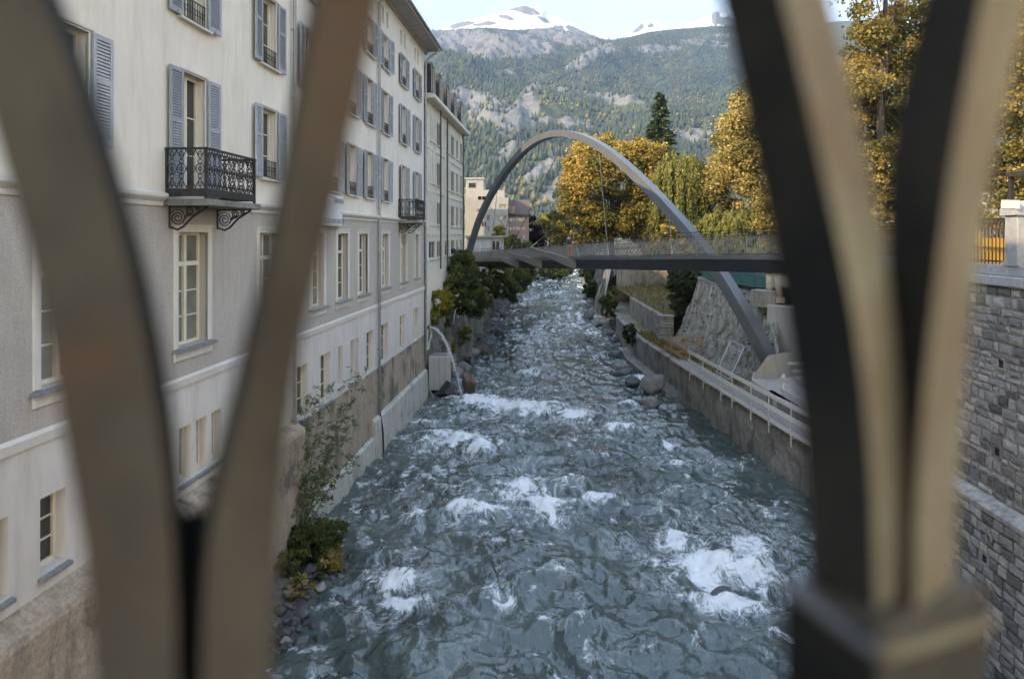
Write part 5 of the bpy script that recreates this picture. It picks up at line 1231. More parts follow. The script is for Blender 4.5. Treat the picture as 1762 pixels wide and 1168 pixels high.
# inner guard nearer the camera
for k, (x, y) in enumerate(((13.2, 33.2), (13.1, 30.2), (13.1, 27.0))): MB().box(x-0.06, x+0.06, y-0.06, y+0.06, 2.3, 3.95).build('wood_post', M_plank, WK)
for zz in (3.75, 3.2): MB().beam(Vector((13.1, 33.3, zz)), Vector((13.0, 24.8, zz)), 0.04, 0.16).build('guard_board', M_plank, WK)
# low concrete parapet between slab and walkway
wall_along('kerb_wall', [(12.75, 34.2), (12.85, 25)], 2.0, 2.95, 0.3, M_concrete, 'low grey concrete kerb wall between footing slab and walkway', side=-1, rough=0.02, seed=33)
# brown timber barrier at the far end of the walkway
BR = thing('timber_barrier', 'brown timber barrier frame at the far end of the plank walkway', 'barrier', (11.6, 46.5, 2.3))
a = Vector((10.85, 46.8, 0)); b = Vector((13.25, 47.4, 0))
for zz in (2.70, 3.20, 3.66): MB().beam(a+Vector((0, 0, zz)), b+Vector((0, 0, zz)), 0.04, 0.16).build('board', M_plank_b, BR)
for t in (0.02, 0.5, 0.98):
    p = a.lerp(b, t); MB().box(p.x-0.05, p.x+0.05, p.y+0.03, p.y+0.13, 2.2, 3.8).build('post', M_plank_b, BR)
# leaning mesh fence panel
MP = thing('fence_panel', 'galvanised mesh construction fence panel leaning on the ribbed wall', 'fence panel', (12.8, 40.5, 2.3))
q = [P(1233, 640, 39.6), P(1255, 653, 38.4), P(1281, 596, 39.4), P(1257, 586, 40.6)]
for i in range(4): MB().tube([q[i], q[(i+1) % 4]], 0.028, 6).build('frame_tube', M_steel, MP)
mb = MB()
for k in range(1, 14): mb.tube([q[0].lerp(q[3], k/14), q[1].lerp(q[2], k/14)], 0.005, 4)
for k in range(1, 9): mb.tube([q[0].lerp(q[1], k/9), q[3].lerp(q[2], k/9)], 0.005, 4)
o = mb.build('mesh', M_steel, MP)
for zz in (0.16, 0.84): MB().tube([q[0].lerp(q[3], zz), q[1].lerp(q[2], zz)], 0.016, 6).build('cross_tube', M_steel, MP)
# thin handrail on the terrace wall
TR = thing('terrace_handrail', 'thin rusty handrail on the terrace wall under the footbridge', 'handrail', (12.4, 60, 4.15))
M_rust = simple('rusty_iron', (0.10, 0.06, 0.04), (0.06, 0.045, 0.035), 6, 0.8)
for y in (56, 59.6, 63.2, 66.8, 70.4): MB().tube([(12.4, y, 4.1), (12.4, y, 5.0)], 0.02, 5).build('post', M_rust, TR)
for zz in (4.6, 5.0): MB().tube([(12.4, 56, zz), (12.4, 70.4, zz)], 0.018, 5).build('rail', M_rust, TR)

# ------------------------------------------------------------------ concrete blocks and the water outlet on the left bank
def block(label, x, y, w, d, z0, h, rz, mat=M_conc_new):
    t = thing('concrete_block', label, 'concrete block', (x, y, z0), rz, group='concrete blocks on the left bank')
    MB().cbox(-w/2, w/2, -d/2, d/2, 0, h, 0.05).build('body', mat, t, world=False)
    for k in range(1, 4): MB().box(-w/2+w*k/4-0.01, -w/2+w*k/4+0.01, -d/2-0.006, -d/2+0.02, 0.05, h-0.05).build('board_mark', M_concrete, t, world=False)
    lid = MB().cbox(-w/2+0.25, w/2-0.25, -0.35, 0.35, h, h+0.05, 0.02).build('lid', M_concrete, t, world=False)
block('nearest pale concrete block beside the falling water jet', -4.95, 46.6, 1.5, 1.6, 0.3, 2.25, 0.12)
block('concrete block behind the jet, half covered by yellow leaves', -4.15, 57.4, 1.45, 1.5, 0.6, 2.2, 0.2, M_concrete)
block('farthest concrete block on the slab of rock below the shrubs', -3.65, 67.5, 1.35, 1.5, 1.0, 2.1, 0.2, M_concrete)
WJ = thing('water_jet', 'white jet of water arching from the bank wall into the river', 'water jet', (-5.4, 45.6, 4.5))
js = P(738, 563, 45.7); je = G(797, 694, 0.0); pts = []; rad = []
for t in np.linspace(0, 1, 26):
    x = js.x + (je.x-js.x)*(t**0.92); y = js.y + (je.y-js.y)*t; z = js.z + 0.35*t - (js.z+0.35)*t**2.1
    pts.append(Vector((x+0.02*math.sin(t*40), y, z))); rad.append(max(0.012, 0.05+0.010*math.sin(t*63)+0.008*math.sin(t*131)-0.02*t))
m, nt, b = new_mat('falling_water'); b.inputs['Base Color'].default_value = (0.78, 0.82, 0.84, 1); b.inputs['Roughness'].default_value = 0.25; b.inputs['Transmission Weight'].default_value = 0.25; b.inputs['IOR'].default_value = 1.33
bump(nt, b, noise(nt, mapping(nt, coords(nt), (8, 8, 2)), 6, 5), 0.8, 0.05)
MB().tube(pts, rad, 10).build('stream', m, WJ, smooth=True)
mb = MB()
for k in range(1500):
    t = random.uniform(0.15, 1.0); i = int(t*25); p = pts[i] + Vector((random.gauss(0, 1), random.gauss(0, 1), random.gauss(0, .7)))*(0.035+0.11*t*t); s = random.uniform(0.008, 0.024)
    mb.add([p+Vector((s, 0, 0)), p+Vector((-s, 0, 0)), p+Vector((0, s, 0)), p+Vector((0, -s, 0)), p+Vector((0, 0, s*1.6)), p+Vector((0, 0, -s*1.6))], [(0, 2, 4), (2, 1, 4), (1, 3, 4), (3, 0, 4), (2, 0, 5), (1, 2, 5), (3, 1, 5), (0, 3, 5)])
o = mb.build('spray', m, WJ); tag(o, kind='stuff')
MB().tube([js+Vector((-0.7, 0.1, 0.05)), js+Vector((0.03, 0, -0.01))], 0.12, 12).build('outlet_pipe', M_iron, WJ)

# ------------------------------------------------------------------ boulders
def boulder_mesh(k, sub=3):
    bm = bmesh.new(); bmesh.ops.create_icosphere(bm, subdivisions=sub, radius=0.5); r = random.Random(500+k)
    planes = [(Vector((r.gauss(0, 1), r.gauss(0, 1), r.gauss(0, 1))).normalized(), r.uniform(0.26, 0.42)) for _ in range(11)]
    for v in bm.verts:
        for n, d in planes:
            e = v.co.dot(n) - d
            if e > 0: v.co -= n*e*0.88
        x, y, z = v.co; v.co *= 1 + 0.10*float(fbm(np.array(x*4+k), np.array(y*4+z*3), 3, k))
    me = bpy.data.meshes.new('boulder'); bm.to_mesh(me); bm.free(); me.polygons.foreach_set('use_smooth', np.zeros(len(me.polygons), dtype=bool)); me.update(); return me
M_b = [simple('boulder_pale', (0.29, 0.275, 0.245), (0.15, 0.14, 0.125), 2.2, 0.85, 0.8, 9, 0.06), simple('boulder_slate', (0.125, 0.13, 0.13), (0.055, 0.057, 0.058), 2.2, 0.6, 0.8, 9, 0.06),
       simple('boulder_wet_brown', (0.17, 0.10, 0.055), (0.055, 0.045, 0.035), 2.0, 0.35, 0.8, 9, 0.06), simple('boulder_dark', (0.05, 0.05, 0.048), (0.02, 0.02, 0.02), 2.5, 0.45, 0.8, 9, 0.05)]
BMS = {}
def boulder(px, py, wpx, hpx, mi, label, group='boulders at the water edge', zb=-0.1, seed=None):
    k = (seed if seed is not None else px+py) % 9
    if (k, mi) not in BMS: me = boulder_mesh(k); me.materials.append(M_b[mi]); BMS[(k, mi)] = me
    c = G(px, py+hpx/2, 0.0); w = wpx*c.y/F; h = hpx*c.y/F*1.35
    o = bpy.data.objects.new('boulder', BMS[(k, mi)]); link(o); o.location = (c.x, c.y+w*0.35, h*0.42+zb); o.scale = (w*1.12, w*1.0, h*1.15); o.rotation_euler = (random.uniform(-.15, .15), random.uniform(-.15, .15), random.uniform(0, 6.28))
    return tag(o, label, 'boulder', group)
small = 'small grey stone among the boulders at the left water edge'; smallr = 'small slate stone in the shallow water along the right river wall'
for a in [(803, 610, 40, 20, 0, 'large pale rounded boulder behind the water jet'), (789, 619, 26, 18, 1, 'bluish boulder directly beside the falling water jet'), (797, 630, 28, 12, 0, 'flat pale boulder in front of the bluish one'),
          (804, 662, 30, 34, 2, 'wet brown boulder that the water jet splashes onto'), (770, 676, 46, 24, 3, 'dark wet boulder under the nearest concrete block'), (779, 692, 44, 8, 1, 'thin flat slab awash below the dark wet boulder'),
          (825, 601, 20, 14, 2, 'rusty brown boulder at the tip of the left bank rocks'), (834, 609, 14, 12, 2, small), (859, 575, 17, 11, 3, 'black boulder at the river end of the rock slab'), (830, 569, 42, 15, 1, 'broad grey rock slab under the farthest concrete block'),
          (843, 560, 26, 14, 1, 'grey boulder behind the broad rock slab'), (851, 543, 22, 10, 0, small), (862, 541, 22, 9, 1, small), (866, 533, 16, 8, 0, small), (812, 620, 14, 10, 0, small), (782, 643, 30, 16, 0, 'pale boulder at the foot of the nearest concrete block'), (880, 520, 14, 6, 0, small), (892, 511, 12, 5, 0, small), (872, 526, 12, 6, 1, small),
          (1015, 545, 22, 15, 1, 'pointed slate boulder standing alone in the sunlit shallows'), (1029, 560, 18, 9, 1, smallr), (1045, 562, 16, 9, 3, smallr), (1047, 573, 22, 12, 1, smallr), (1060, 586, 24, 12, 1, smallr), (1044, 584, 18, 7, 0, smallr),
          (1063, 611, 27, 15, 1, 'dark slate boulder beside the far end of the concrete apron'), (1066, 632, 38, 12, 0, 'long flat boulder in the water beside the apron'), (1075, 645, 46, 15, 1, 'long dark slate boulder beside the apron'), (1090, 658, 32, 16, 1, 'slate boulder next to the big pale boulder'),
          (1127, 664, 48, 34, 0, 'largest pale boulder against the river wall below the walkway'), (1124, 693, 40, 16, 0, 'flat boulder in front of the largest pale one at the river wall'), (1100, 692, 24, 6, 3, smallr), (1262, 1022, 90, 30, 1, 'submerged boulder that the big foaming wave breaks over')]:
    o = boulder(*a)
    if a[0] == 1262: o.location.z -= 0.30

rr_ = random.Random(61)
for k in range(26):
    y = 60 + k*2.4 + rr_.uniform(-1, 1); s_ = rr_.uniform(0.6, 1.5); mi = rr_.choice((0, 0, 1, 1))
    for side in (0, 1):
        if side == 1 and y < 72: continue
        x = float(xl(y))+rr_.uniform(0.0, 0.7) if side == 0 else float(xr(y))-rr_.uniform(0.0, 0.6)
        q = rr_.randrange(9)
        if (q, mi) not in BMS: me = boulder_mesh(q); me.materials.append(M_b[mi]); BMS[(q, mi)] = me
        o = bpy.data.objects.new('boulder', BMS[(q, mi)]); link(o); o.location = (x, y, 0.1*s_); o.scale = (s_*1.2, s_, s_*0.75); o.rotation_euler = (rr_.uniform(-.2, .2), rr_.uniform(-.2, .2), rr_.uniform(0, 6))
        tag(o, ('pale' if mi == 0 else 'dark grey') + ' boulder in the row lining the far ' + ('left' if side == 0 else 'right') + ' bank beyond the footbridge', 'boulder', 'boulders lining the far %s bank, %s' % (('left', 'right')[side], ('pale', 'grey')[mi]))
# ------------------------------------------------------------------ gravel bar at the foot of the cream house
def bar_edge(y): return np.interp(y, [10, 14, 16.2, 17.5, 19, 20.6, 22, 24, 26, 28.5, 31], [-7.0, -6.6, -6.2, -5.45, -5.2, -4.75, -5.5, -6.0, -6.35, -6.75, -6.9])
def bar_z(X, Y):
    d = bar_edge(Y)+0.12*fbm(X*1.5, Y*1.5, 3, 131) - X
    return -0.35 + 0.52*np.clip(d, -1.5, 2.2)**1.0*np.where(d > 0, 0.8, 1.0) + 0.14*fbm(X*1.7, Y*1.7, 4, 132) + 0.28*sstep(0, 0.5, d)
ysb = np.arange(9, 31.5, 0.11); xsb = np.linspace(0, 1, 60)
Yb, Tb = np.meshgrid(ysb, xsb, indexing='ij'); Xb = (-9.0+0.0732*Yb+0.2)*(1-Tb) + (bar_edge(Yb)+0.9)*Tb; Zb = bar_z(Xb, Yb)
i = np.arange(Xb.size).reshape(Xb.shape); f = np.stack([i[:-1, :-1], i[:-1, 1:], i[1:, 1:], i[1:, :-1]], -1).reshape(-1, 4)
M_gravel = simple('wet_gravel', (0.10, 0.095, 0.088), (0.045, 0.043, 0.04), 3.0, 0.7, 1.0, 10, 0.06, c3=(0.05, 0.06, 0.02), s3=0.7)
o = mesh_obj('gravel_bar', np_mesh('gravel_bar', np.stack([Xb, Yb, Zb], -1).reshape(-1, 3), f[:, ::-1], True), M_gravel); tag(o, kind='structure')
rb = random.Random(77)
peb = MB(); nstone = 0
pm = [boulder_mesh(200+k, 2) for k in range(5)]
for k, me in enumerate(pm): me.materials.append(M_b[(3, 1, 3, 0, 3)[k]])
lab = ['dark wet stone on the gravel bar below the cream house', 'bluish stone on the gravel bar below the cream house', 'black glistening stone on the gravel bar below the cream house', 'pale dry stone on the gravel bar below the cream house', 'mossy dark stone on the gravel bar below the cream house']
for k in range(900):
    y = rb.uniform(15.2, 30.5); e = float(bar_edge(y)); x = e - abs(rb.gauss(0, 0.75)) + 0.22
    if x < -9+0.0732*y+0.55: continue
    s = rb.choice([0.10, 0.12, 0.15, 0.18, 0.24, 0.30, 0.40]) if k > 90 else rb.uniform(0.30, 0.62)
    z = float(bar_z(np.array(x), np.array(y)))
    if s >= 0.28 and nstone < 90:
        q = nstone % 5; nstone += 1; o = bpy.data.objects.new('stone', pm[q]); link(o); o.location = (x, y, max(z, -0.05)+s*0.2); o.scale = (s*rb.uniform(0.9, 1.4), s, s*rb.uniform(0.5, 0.8)); o.rotation_euler = (rb.uniform(-.3, .3), rb.uniform(-.3, .3), rb.uniform(0, 6))
        tag(o, lab[q], 'stone', 'stones on the gravel bar, ' + ('dark', 'bluish', 'black', 'pale', 'mossy')[q])
    else:
        s = min(s, 0.24); a = rb.uniform(0, 6); c, d = math.cos(a), math.sin(a); vs_ = []
        for ux, uy, uz in ((1, 0, 0), (0, 1, 0), (-1, 0, 0), (0, -1, 0), (0.6, 0.6, .55), (-.6, .6, .6), (-.6, -.6, .5), (.6, -.6, .6)): vs_.append((x+s*0.6*(ux*c-uy*d), y+s*0.5*(ux*d+uy*c), z+s*0.1+s*0.5*uz))
        peb.add(vs_, [(0, 1, 4), (1, 5, 4), (1, 2, 5), (2, 6, 5), (2, 3, 6), (3, 7, 6), (3, 0, 7), (0, 4, 7), (4, 5, 6, 7)])
o = peb.build('pebbles', M_b[1]); tag(o, 'loose dark pebbles covering the gravel bar', 'gravel', kind='stuff')
# driftwood
DW = thing('driftwood', 'thin pale driftwood branch leaning below the nearest concrete block', 'branch', tuple(G(745, 668, 0)))
MB().tube([P(733, 661, 45.2), P(741, 675, 44.6), P(752, 693, 43.9)], [0.05, 0.045, 0.03], 6).build('stem', M_plank_b, DW)
DW = thing('driftwood', 'tangle of reddish twigs at the tip of the gravel bar', 'branch', tuple(G(625, 880, 0)))
for k in range(9):
    a = G(610+rb.uniform(-14, 10), 878+rb.uniform(-8, 6), 0.15); MB().tube([a, a+Vector((rb.uniform(.2, .9), rb.uniform(-.3, .4), rb.uniform(.0, .25)))], [0.02, 0.008], 5).build('twig', M_rust, DW)

# ------------------------------------------------------------------ vegetation
def leaf_quads(c, nrm_, size, r, elong=1.3, axis=None):
    n = len(c); nrm_ = nrm_/np.maximum(np.linalg.norm(nrm_, axis=1), 1e-6)[:, None]
    a = r.standard_normal((n, 3)) if axis is None else axis + 0.25*r.standard_normal((n, 3))
    a = a - nrm_*(a*nrm_).sum(1)[:, None]; a /= np.maximum(np.linalg.norm(a, axis=1), 1e-6)[:, None]; b = np.cross(nrm_, a)
    s = size[:, None]; cup = nrm_*s*0.18
    V = np.stack([c - a*s*elong*0.5, c + b*s*0.5 + cup, c + a*s*elong*0.5, c - b*s*0.5 + cup], 1)
    return V.reshape(-1, 3)
def quad_faces(n): return np.arange(n*4).reshape(n, 4)
def crown_mesh(name, blobs, nleaf, size, seed, clump_r=0.26, nclump=60, shell=0.55, tint_up=0.25, gaps=0.0):
    """blobs: ellipsoids (centre, radii). Leaves sit in clumps spread through them."""
    r = np.random.default_rng(seed); vol = np.array([b[1][0]*b[1][1]*b[1][2] for b in blobs])**0.8; pb = vol/vol.sum()
    CC, CR, CT = [], [], []
    for k in range(nclump):
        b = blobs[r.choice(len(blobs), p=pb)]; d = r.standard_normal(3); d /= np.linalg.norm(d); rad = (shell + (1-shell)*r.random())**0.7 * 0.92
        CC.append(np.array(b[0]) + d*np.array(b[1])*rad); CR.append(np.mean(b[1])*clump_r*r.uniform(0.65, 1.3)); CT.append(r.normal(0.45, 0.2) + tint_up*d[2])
    CC = np.array(CC); CR = np.array(CR); CT = np.array(CT); w = CR**2; idx = r.choice(nclump, nleaf, p=w/w.sum())
    d = r.standard_normal((nleaf, 3)); d[:, 2] += 0.25; d /= np.linalg.norm(d, axis=1)[:, None]
    rr = CR[idx]*(0.35+0.65*r.random(nleaf)**0.5)*np.where(r.random(nleaf) < 0.28, r.uniform(1.1, 1.9, nleaf), 1.0); pos = CC[idx] + d*rr[:, None]*np.array([1, 1, 0.8])
    nn = d*0.6 + np.array([0, 0, 0.55]) + 0.65*r.standard_normal((nleaf, 3)); sz = size*r.uniform(0.6, 1.35, nleaf)
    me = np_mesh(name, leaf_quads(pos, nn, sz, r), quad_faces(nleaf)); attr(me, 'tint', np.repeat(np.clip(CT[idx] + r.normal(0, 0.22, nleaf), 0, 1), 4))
    return me, CC
def limbs(mb, base, top, targets, r0, seed, frac=0.35, n=10):
    rr = random.Random(seed); base = Vector(base); top = Vector(top)
    mid = [base, base.lerp(top, 0.33)+Vector((rr.uniform(-.3, .3), rr.uniform(-.3, .3), 0)), base.lerp(top, 0.66)+Vector((rr.uniform(-.4, .4), rr.uniform(-.4, .4), 0)), top]
    mb.tube(mid, [r0*1.15, r0*0.85, r0*0.6, r0*0.2], 9)
    for t in targets[:n]:
        s = rr.uniform(frac, 0.8); a = base.lerp(top, s); t = Vector(t); m = a.lerp(t, 0.5)+Vector((0, 0, 0.12*(t-a).length)); mb.tube([a, m, t], [r0*0.42*(1.1-s), r0*0.25*(1.1-s), r0*0.07], 6)
def tree(name, label, cat, base, blobs, mat, nleaf, size, seed, r0=0.35, nclump=70, clump_r=0.26, group=None, shell=0.55, nl=16, top=None):
    t = thing(name, label, cat, base, group=group); me, CC = crown_mesh('crown', blobs, nleaf, size, seed, clump_r, nclump, shell)
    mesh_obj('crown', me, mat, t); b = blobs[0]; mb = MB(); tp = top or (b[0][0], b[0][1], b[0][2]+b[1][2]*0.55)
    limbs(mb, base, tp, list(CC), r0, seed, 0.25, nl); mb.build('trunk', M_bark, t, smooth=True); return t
TG = 'autumn trees on the right bank'
tree('maple_tree', 'broad orange maple tree behind the footbridge arch', 'tree', (14.2, 97, 6.8), [((14.2, 97, 17), (8.0, 7, 8.3)), ((9.3, 95, 12.5), (4.2, 4.5, 4.5)), ((11.5, 96, 21), (4.5, 4.5, 4.3)), ((18, 96, 20.5), (4.5, 4.5, 4.5)), ((19.5, 95, 13), (4, 4, 4.5))], L_orange, 90000, 0.29, 1, 0.45, 260, 0.165, TG)
tree('chestnut_tree', 'tall pale gold chestnut tree right of the weeping willow', 'tree', (28, 78, 7.2), [((28, 78, 17.5), (5.6, 5, 10.5)), ((25, 77, 13.5), (4.2, 4, 5.5)), ((28.3, 78, 25), (3.6, 3.6, 5)), ((31, 78, 18), (4, 4, 8))], L_gold, 75000, 0.25, 2, 0.4, 230, 0.17, TG)
tree('chestnut_tree', 'golden brown tall tree between the railing bars at upper right', 'tree', (29.5, 55, 7.4), [((29.5, 55, 20), (5.2, 5, 9)), ((30.5, 55, 30), (4.8, 5, 7)), ((27.5, 54, 13), (3.4, 3.4, 4)), ((33, 56, 24), (4, 4, 7))], L_brown, 60000, 0.21, 3, 0.42, 190, 0.17, TG, shell=0.35, top=(30.3, 55, 34))
tree('chestnut_tree', 'bright golden lower crown just behind the golden brown tree', 'tree', (25.5, 62, 7.4), [((26.5, 62, 13), (4.5, 4, 5)), ((30, 61, 16), (4, 4, 5)), ((28, 62, 21), (3.5, 3.5, 4.5))], L_gold, 40000, 0.22, 4, 0.3, 140, 0.19, TG)
tree('beech_tree', 'thin brown leaved tree at the right edge behind the iron fence', 'tree', (30.5, 41, 9.0), [((30.5, 41, 17.5), (4.6, 4, 7.5)), ((28.6, 40, 13), (3, 3, 3.2)), ((33, 42, 24), (4.2, 4, 7))], L_brown, 40000, 0.17, 5, 0.25, 160, 0.17, TG, shell=0.3)
tree('small_tree', 'small yellow green tree left of the orange maple', 'tree', (7.2, 128, 6.5), [((7.2, 128, 11.5), (2.8, 2.6, 3.4)), ((5.6, 127, 13), (1.8, 1.8, 1.9)), ((9.4, 128, 10), (2.2, 2, 2.6))], L_yellow, 9000, 0.34, 6, 0.16, 50, 0.3, 'small garden trees on the left bank')
tree('small_tree', 'dark red leaved small tree beside the pink house', 'tree', (3.9, 123, 6.5), [((3.9, 123, 11), (1.9, 2, 3.0)), ((4.8, 122, 9.2), (1.6, 1.6, 2.0))], L_red, 6000, 0.30, 7, 0.14, 40, 0.3, 'small garden trees on the left bank')
tree('small_tree', 'yellow leaved small tree in front of the beige apartments', 'tree', (-1.9, 95, 7.0), [((-1.9, 95, 10.6), (1.0, 1.0, 1.7)), ((-1.2, 94.5, 9.0), (0.9, .9, 1.2))], L_yellow, 5000, 0.24, 8, 0.1, 30, 0.32, 'small garden trees on the left bank')
tree('small_tree', 'green small tree at the left end behind the footbridge rail', 'tree', (-0.6, 100, 7.0), [((0.0, 100, 9.2), (1.6, 1.5, 1.8)), ((2.2, 102, 8.4), (1.5, 1.5, 1.5))], L_green, 6000, 0.26, 9, 0.1, 36, 0.3, 'small garden trees on the left bank')

def conifer(label, base, h, rad, seed, nleaf=16000):
    t = thing('spruce_tree', label, 'tree', base); r = np.random.default_rng(seed); B = np.array(base)
    nb = 430; zz = np.sort(r.uniform(0.12, 0.99, nb)); az = r.uniform(0, 2*math.pi, nb); ln = rad*(1-zz)**0.75*r.uniform(0.7, 1.15, nb)+0.25
    idx = r.choice(nb, nleaf, p=(ln/ln.sum())); u = r.random(nleaf)**0.7; a = az[idx]+r.normal(0, 0.10, nleaf)
    dirv = np.stack([np.cos(a), np.sin(a), np.full(nleaf, 0.0)], -1); pos = B + dirv*(u*ln[idx])[:, None]; pos[:, 2] = B[2] + zz[idx]*h - 0.28*(u**1.6)*ln[idx] + 0.12*r.standard_normal(nleaf) + 0.25*u*u*ln[idx]*0.4
    nn = np.array([0, 0, 1.0]) + 0.5*r.standard_normal((nleaf, 3)); me = np_mesh('crown', leaf_quads(pos, nn, 0.40*r.uniform(0.7, 1.3, nleaf), r, 2.2, dirv+np.array([0, 0, -0.25])), quad_faces(nleaf))
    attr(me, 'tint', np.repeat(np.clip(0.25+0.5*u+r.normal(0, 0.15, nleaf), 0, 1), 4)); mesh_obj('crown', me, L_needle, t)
    mb = MB(); mb.tube([B, B+np.array([0.1, 0, h*0.5]), B+np.array([0, 0, h*0.98])], [0.38, 0.22, 0.03], 8)
    for k in range(0, nb, 3): mb.tube([B+np.array([0, 0, zz[k]*h]), B+np.array([math.cos(az[k])*ln[k]*.8, math.sin(az[k])*ln[k]*.8, zz[k]*h-0.15*ln[k]])], [0.06, 0.015], 4)
    mb.build('trunk', M_bark, t)
conifer('dark green conifer rising above the orange maple', (28.2, 130, 6.6), 31.5, 6.6, 31, 30000)
def willow(label, base, cx, cy, cz, rx, rz, seed, ns=330, per=48):
    t = thing('willow_tree', label, 'tree', base); r = np.random.default_rng(seed); PP, NN, TT, AX = [], [], [], []
    mb = MB(); limbs(mb, base, (cx, cy, cz+rz*0.5), [], 0.35, seed)
    for k in range(ns):
        a = r.uniform(0, 2*math.pi); q = r.uniform(0.15, 1.0)**0.6; x = cx+rx*q*math.cos(a); y = cy+rx*q*math.sin(a); z = cz+rz*math.sqrt(max(0.02, 1-0.85*q*q)) + r.normal(0, .25); L = r.uniform(0.35, 1.0)*(z-base[2]-0.5)*0.75
        u = np.sort(r.random(per)); sway = r.normal(0, 0.15, 2)
        p = np.stack([x+rx*0.16*np.cos(a)*np.sqrt(u)+sway[0]*u, y+rx*0.16*np.sin(a)*np.sqrt(u)+sway[1]*u, z+0.25*np.sin(u*3)*0.6-L*u], -1)+r.normal(0, 0.10, (per, 3)); PP.append(p); NN.append(np.array([math.cos(a), math.sin(a), 0.3])+0.6*r.standard_normal((per, 3)))
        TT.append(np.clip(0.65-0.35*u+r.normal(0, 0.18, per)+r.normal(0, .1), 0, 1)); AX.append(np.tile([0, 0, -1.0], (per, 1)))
        if k % 12 == 0: mb.tube([(base[0], base[1], cz), (cx+rx*q*.6*math.cos(a), cy+rx*q*.6*math.sin(a), z+.1), (x, y, z)], [0.13, 0.07, 0.02], 5)
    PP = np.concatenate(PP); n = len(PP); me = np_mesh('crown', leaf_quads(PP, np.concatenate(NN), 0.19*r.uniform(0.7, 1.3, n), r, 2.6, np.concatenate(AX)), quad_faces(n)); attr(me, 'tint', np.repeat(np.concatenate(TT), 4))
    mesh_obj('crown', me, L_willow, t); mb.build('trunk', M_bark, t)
willow('yellow green weeping willow between orange maple and golden chestnut', (20.8, 84, 7.2), 20.8, 84, 15.5, 3.5, 5.2, 41)
willow('darker green weeping willow below the golden chestnut crown', (24.0, 74, 7.2), 24.0, 74, 10.0, 3.8, 3.4, 42, 260, 40)

def bush(name, label, blobs, mat, nleaf, size, seed, base=None, group=None, nclump=40, clump_r=0.3, cat='shrub', stem=True):
    nclump = int(nclump*1.9); clump_r *= 0.66
    b0 = blobs[0]; base = base or (b0[0][0], b0[0][1], b0[0][2]-b0[1][2]); t = thing(name, label, cat, base, group=group)
    me, CC = crown_mesh('foliage', blobs, nleaf, size, seed, clump_r, nclump, 0.4); mesh_obj('foliage', me, mat, t)
    if stem:
        mb = MB(); B = Vector(base)
        for k in range(min(10, nclump)): c = Vector(CC[k]); mb.tube([B, B.lerp(c, .5)+Vector((0, 0, .1)), c], [0.04, 0.025, 0.008], 5)
        mb.build('stem', M_bark, t)
    return t
bg = 'shrubs on the left bank'
def B(px, py, Y, rx, rz, ry=None): c = P(px, py, Y); return ((c.x, c.y, c.z), (rx, ry or rx, rz))
bush('shrub', 'large dark green shrub under the left end of the footbridge', [B(800, 470, 54, 1.5, 2.0), B(780, 500, 52, 1.2, 1.6), B(812, 515, 55, 1.5, 1.6), B(765, 540, 51, 0.9, 1.6), B(790, 450, 56, 1.2, 1.2)], L_green, 26000, 0.12, 51, group=bg, nclump=90)
bush('shrub', 'yellowing shrub beside the downpipe at the cream house corner', [B(758, 522, 47.5, 0.85, 1.0), B(768, 510, 48, 0.6, .8), B(750, 545, 47, .6, .9)], L_yellow, 6000, 0.10, 52, group=bg, nclump=36)
bush('shrub', 'hanging yellow leaved vine over the middle concrete block', [B(800, 572, 56, 0.7, .8), B(788, 590, 56.4, .5, .8), B(775, 600, 53, .5, 1.2)], L_yellow, 1300, 0.13, 53, group=bg, nclump=26)
bush('shrub', 'green bank hedge behind the rocks under the footbridge', [B(865, 490, 78, 1.8, 1.8), B(848, 475, 74, 1.6, 1.8), B(880, 500, 84, 1.5, 1.5), B(840, 500, 70, 1.4, 1.6), B(890, 482, 92, 2.0, 2.0)], L_green, 26000, 0.15, 54, group=bg, nclump=90)
bush('shrub', 'sunlit yellow green bank bush hanging below the footbridge deck', [B(830, 462, 82, 1.6, 1.4), B(870, 466, 92, 2.0, 1.6), B(905, 470, 104, 1.8, 1.6)], L_willow, 9000, 0.22, 55, group=bg, nclump=60)
bush('shrub', 'far low green bush where the river bends', [B(925, 474, 130, 2.0, 1.4), B(950, 468, 150, 3, 1.8), B(970, 463, 175, 3.5, 2)], L_green, 7000, 0.3, 56, group=bg, nclump=50)
rg = 'shrubs on the right bank'
bush('ivy_mass', 'dark ivy mass hanging over the wall left of the ribbed wall', [B(1175, 500, 57, 1.3, 2.1), B(1168, 480, 57.5, 1.2, 1.5), B(1180, 530, 56, 1.0, 1.5), B(1192, 490, 55.5, .8, 1.6)], L_dark, 18000, 0.13, 57, group=rg, nclump=70)
bush('shrub', 'green bush on the edge of the sunlit wall by the river', [B(1048, 520, 76, 1.1, 1.2), B(1056, 508, 77, .9, 1.0), B(1040, 535, 75.5, .6, .8)], L_green, 4500, 0.16, 58, group=rg, nclump=40)
bush('shrub', 'ivy hanging down the river wall above the apron', [B(1088, 578, 57.5, .7, 1.0), B(1082, 572, 58, .6, .8)], L_dark, 2600, 0.13, 59, group=rg, nclump=26)
bush('shrub', 'yellow green sunlit bush at the far end of the right bank', [B(1012, 470, 112, 1.6, 1.8), B(1022, 490, 105, 1.2, 1.5), B(1015, 455, 118, 2, 2)], L_willow, 6000, 0.22, 60, group=rg, nclump=50)
bush('shrub', 'round dark green bush below the sunlit bush on the far right bank', [B(1017, 497, 100, 1.3, 1.4)], L_green, 2600, 0.2, 61, group=rg, nclump=24)
hb = []
for k in range(13): hb.append(((15.5+k*1.25, 66-k*1.6+random.uniform(-2, 2), 8.6+random.uniform(-.3, .6)), (1.7, 1.6, 1.5)))
bush('hedge', 'long yellow green garden hedge seen through the footbridge railing', hb, L_willow, 30000, 0.17, 62, group=rg, nclump=170, cat='hedge')
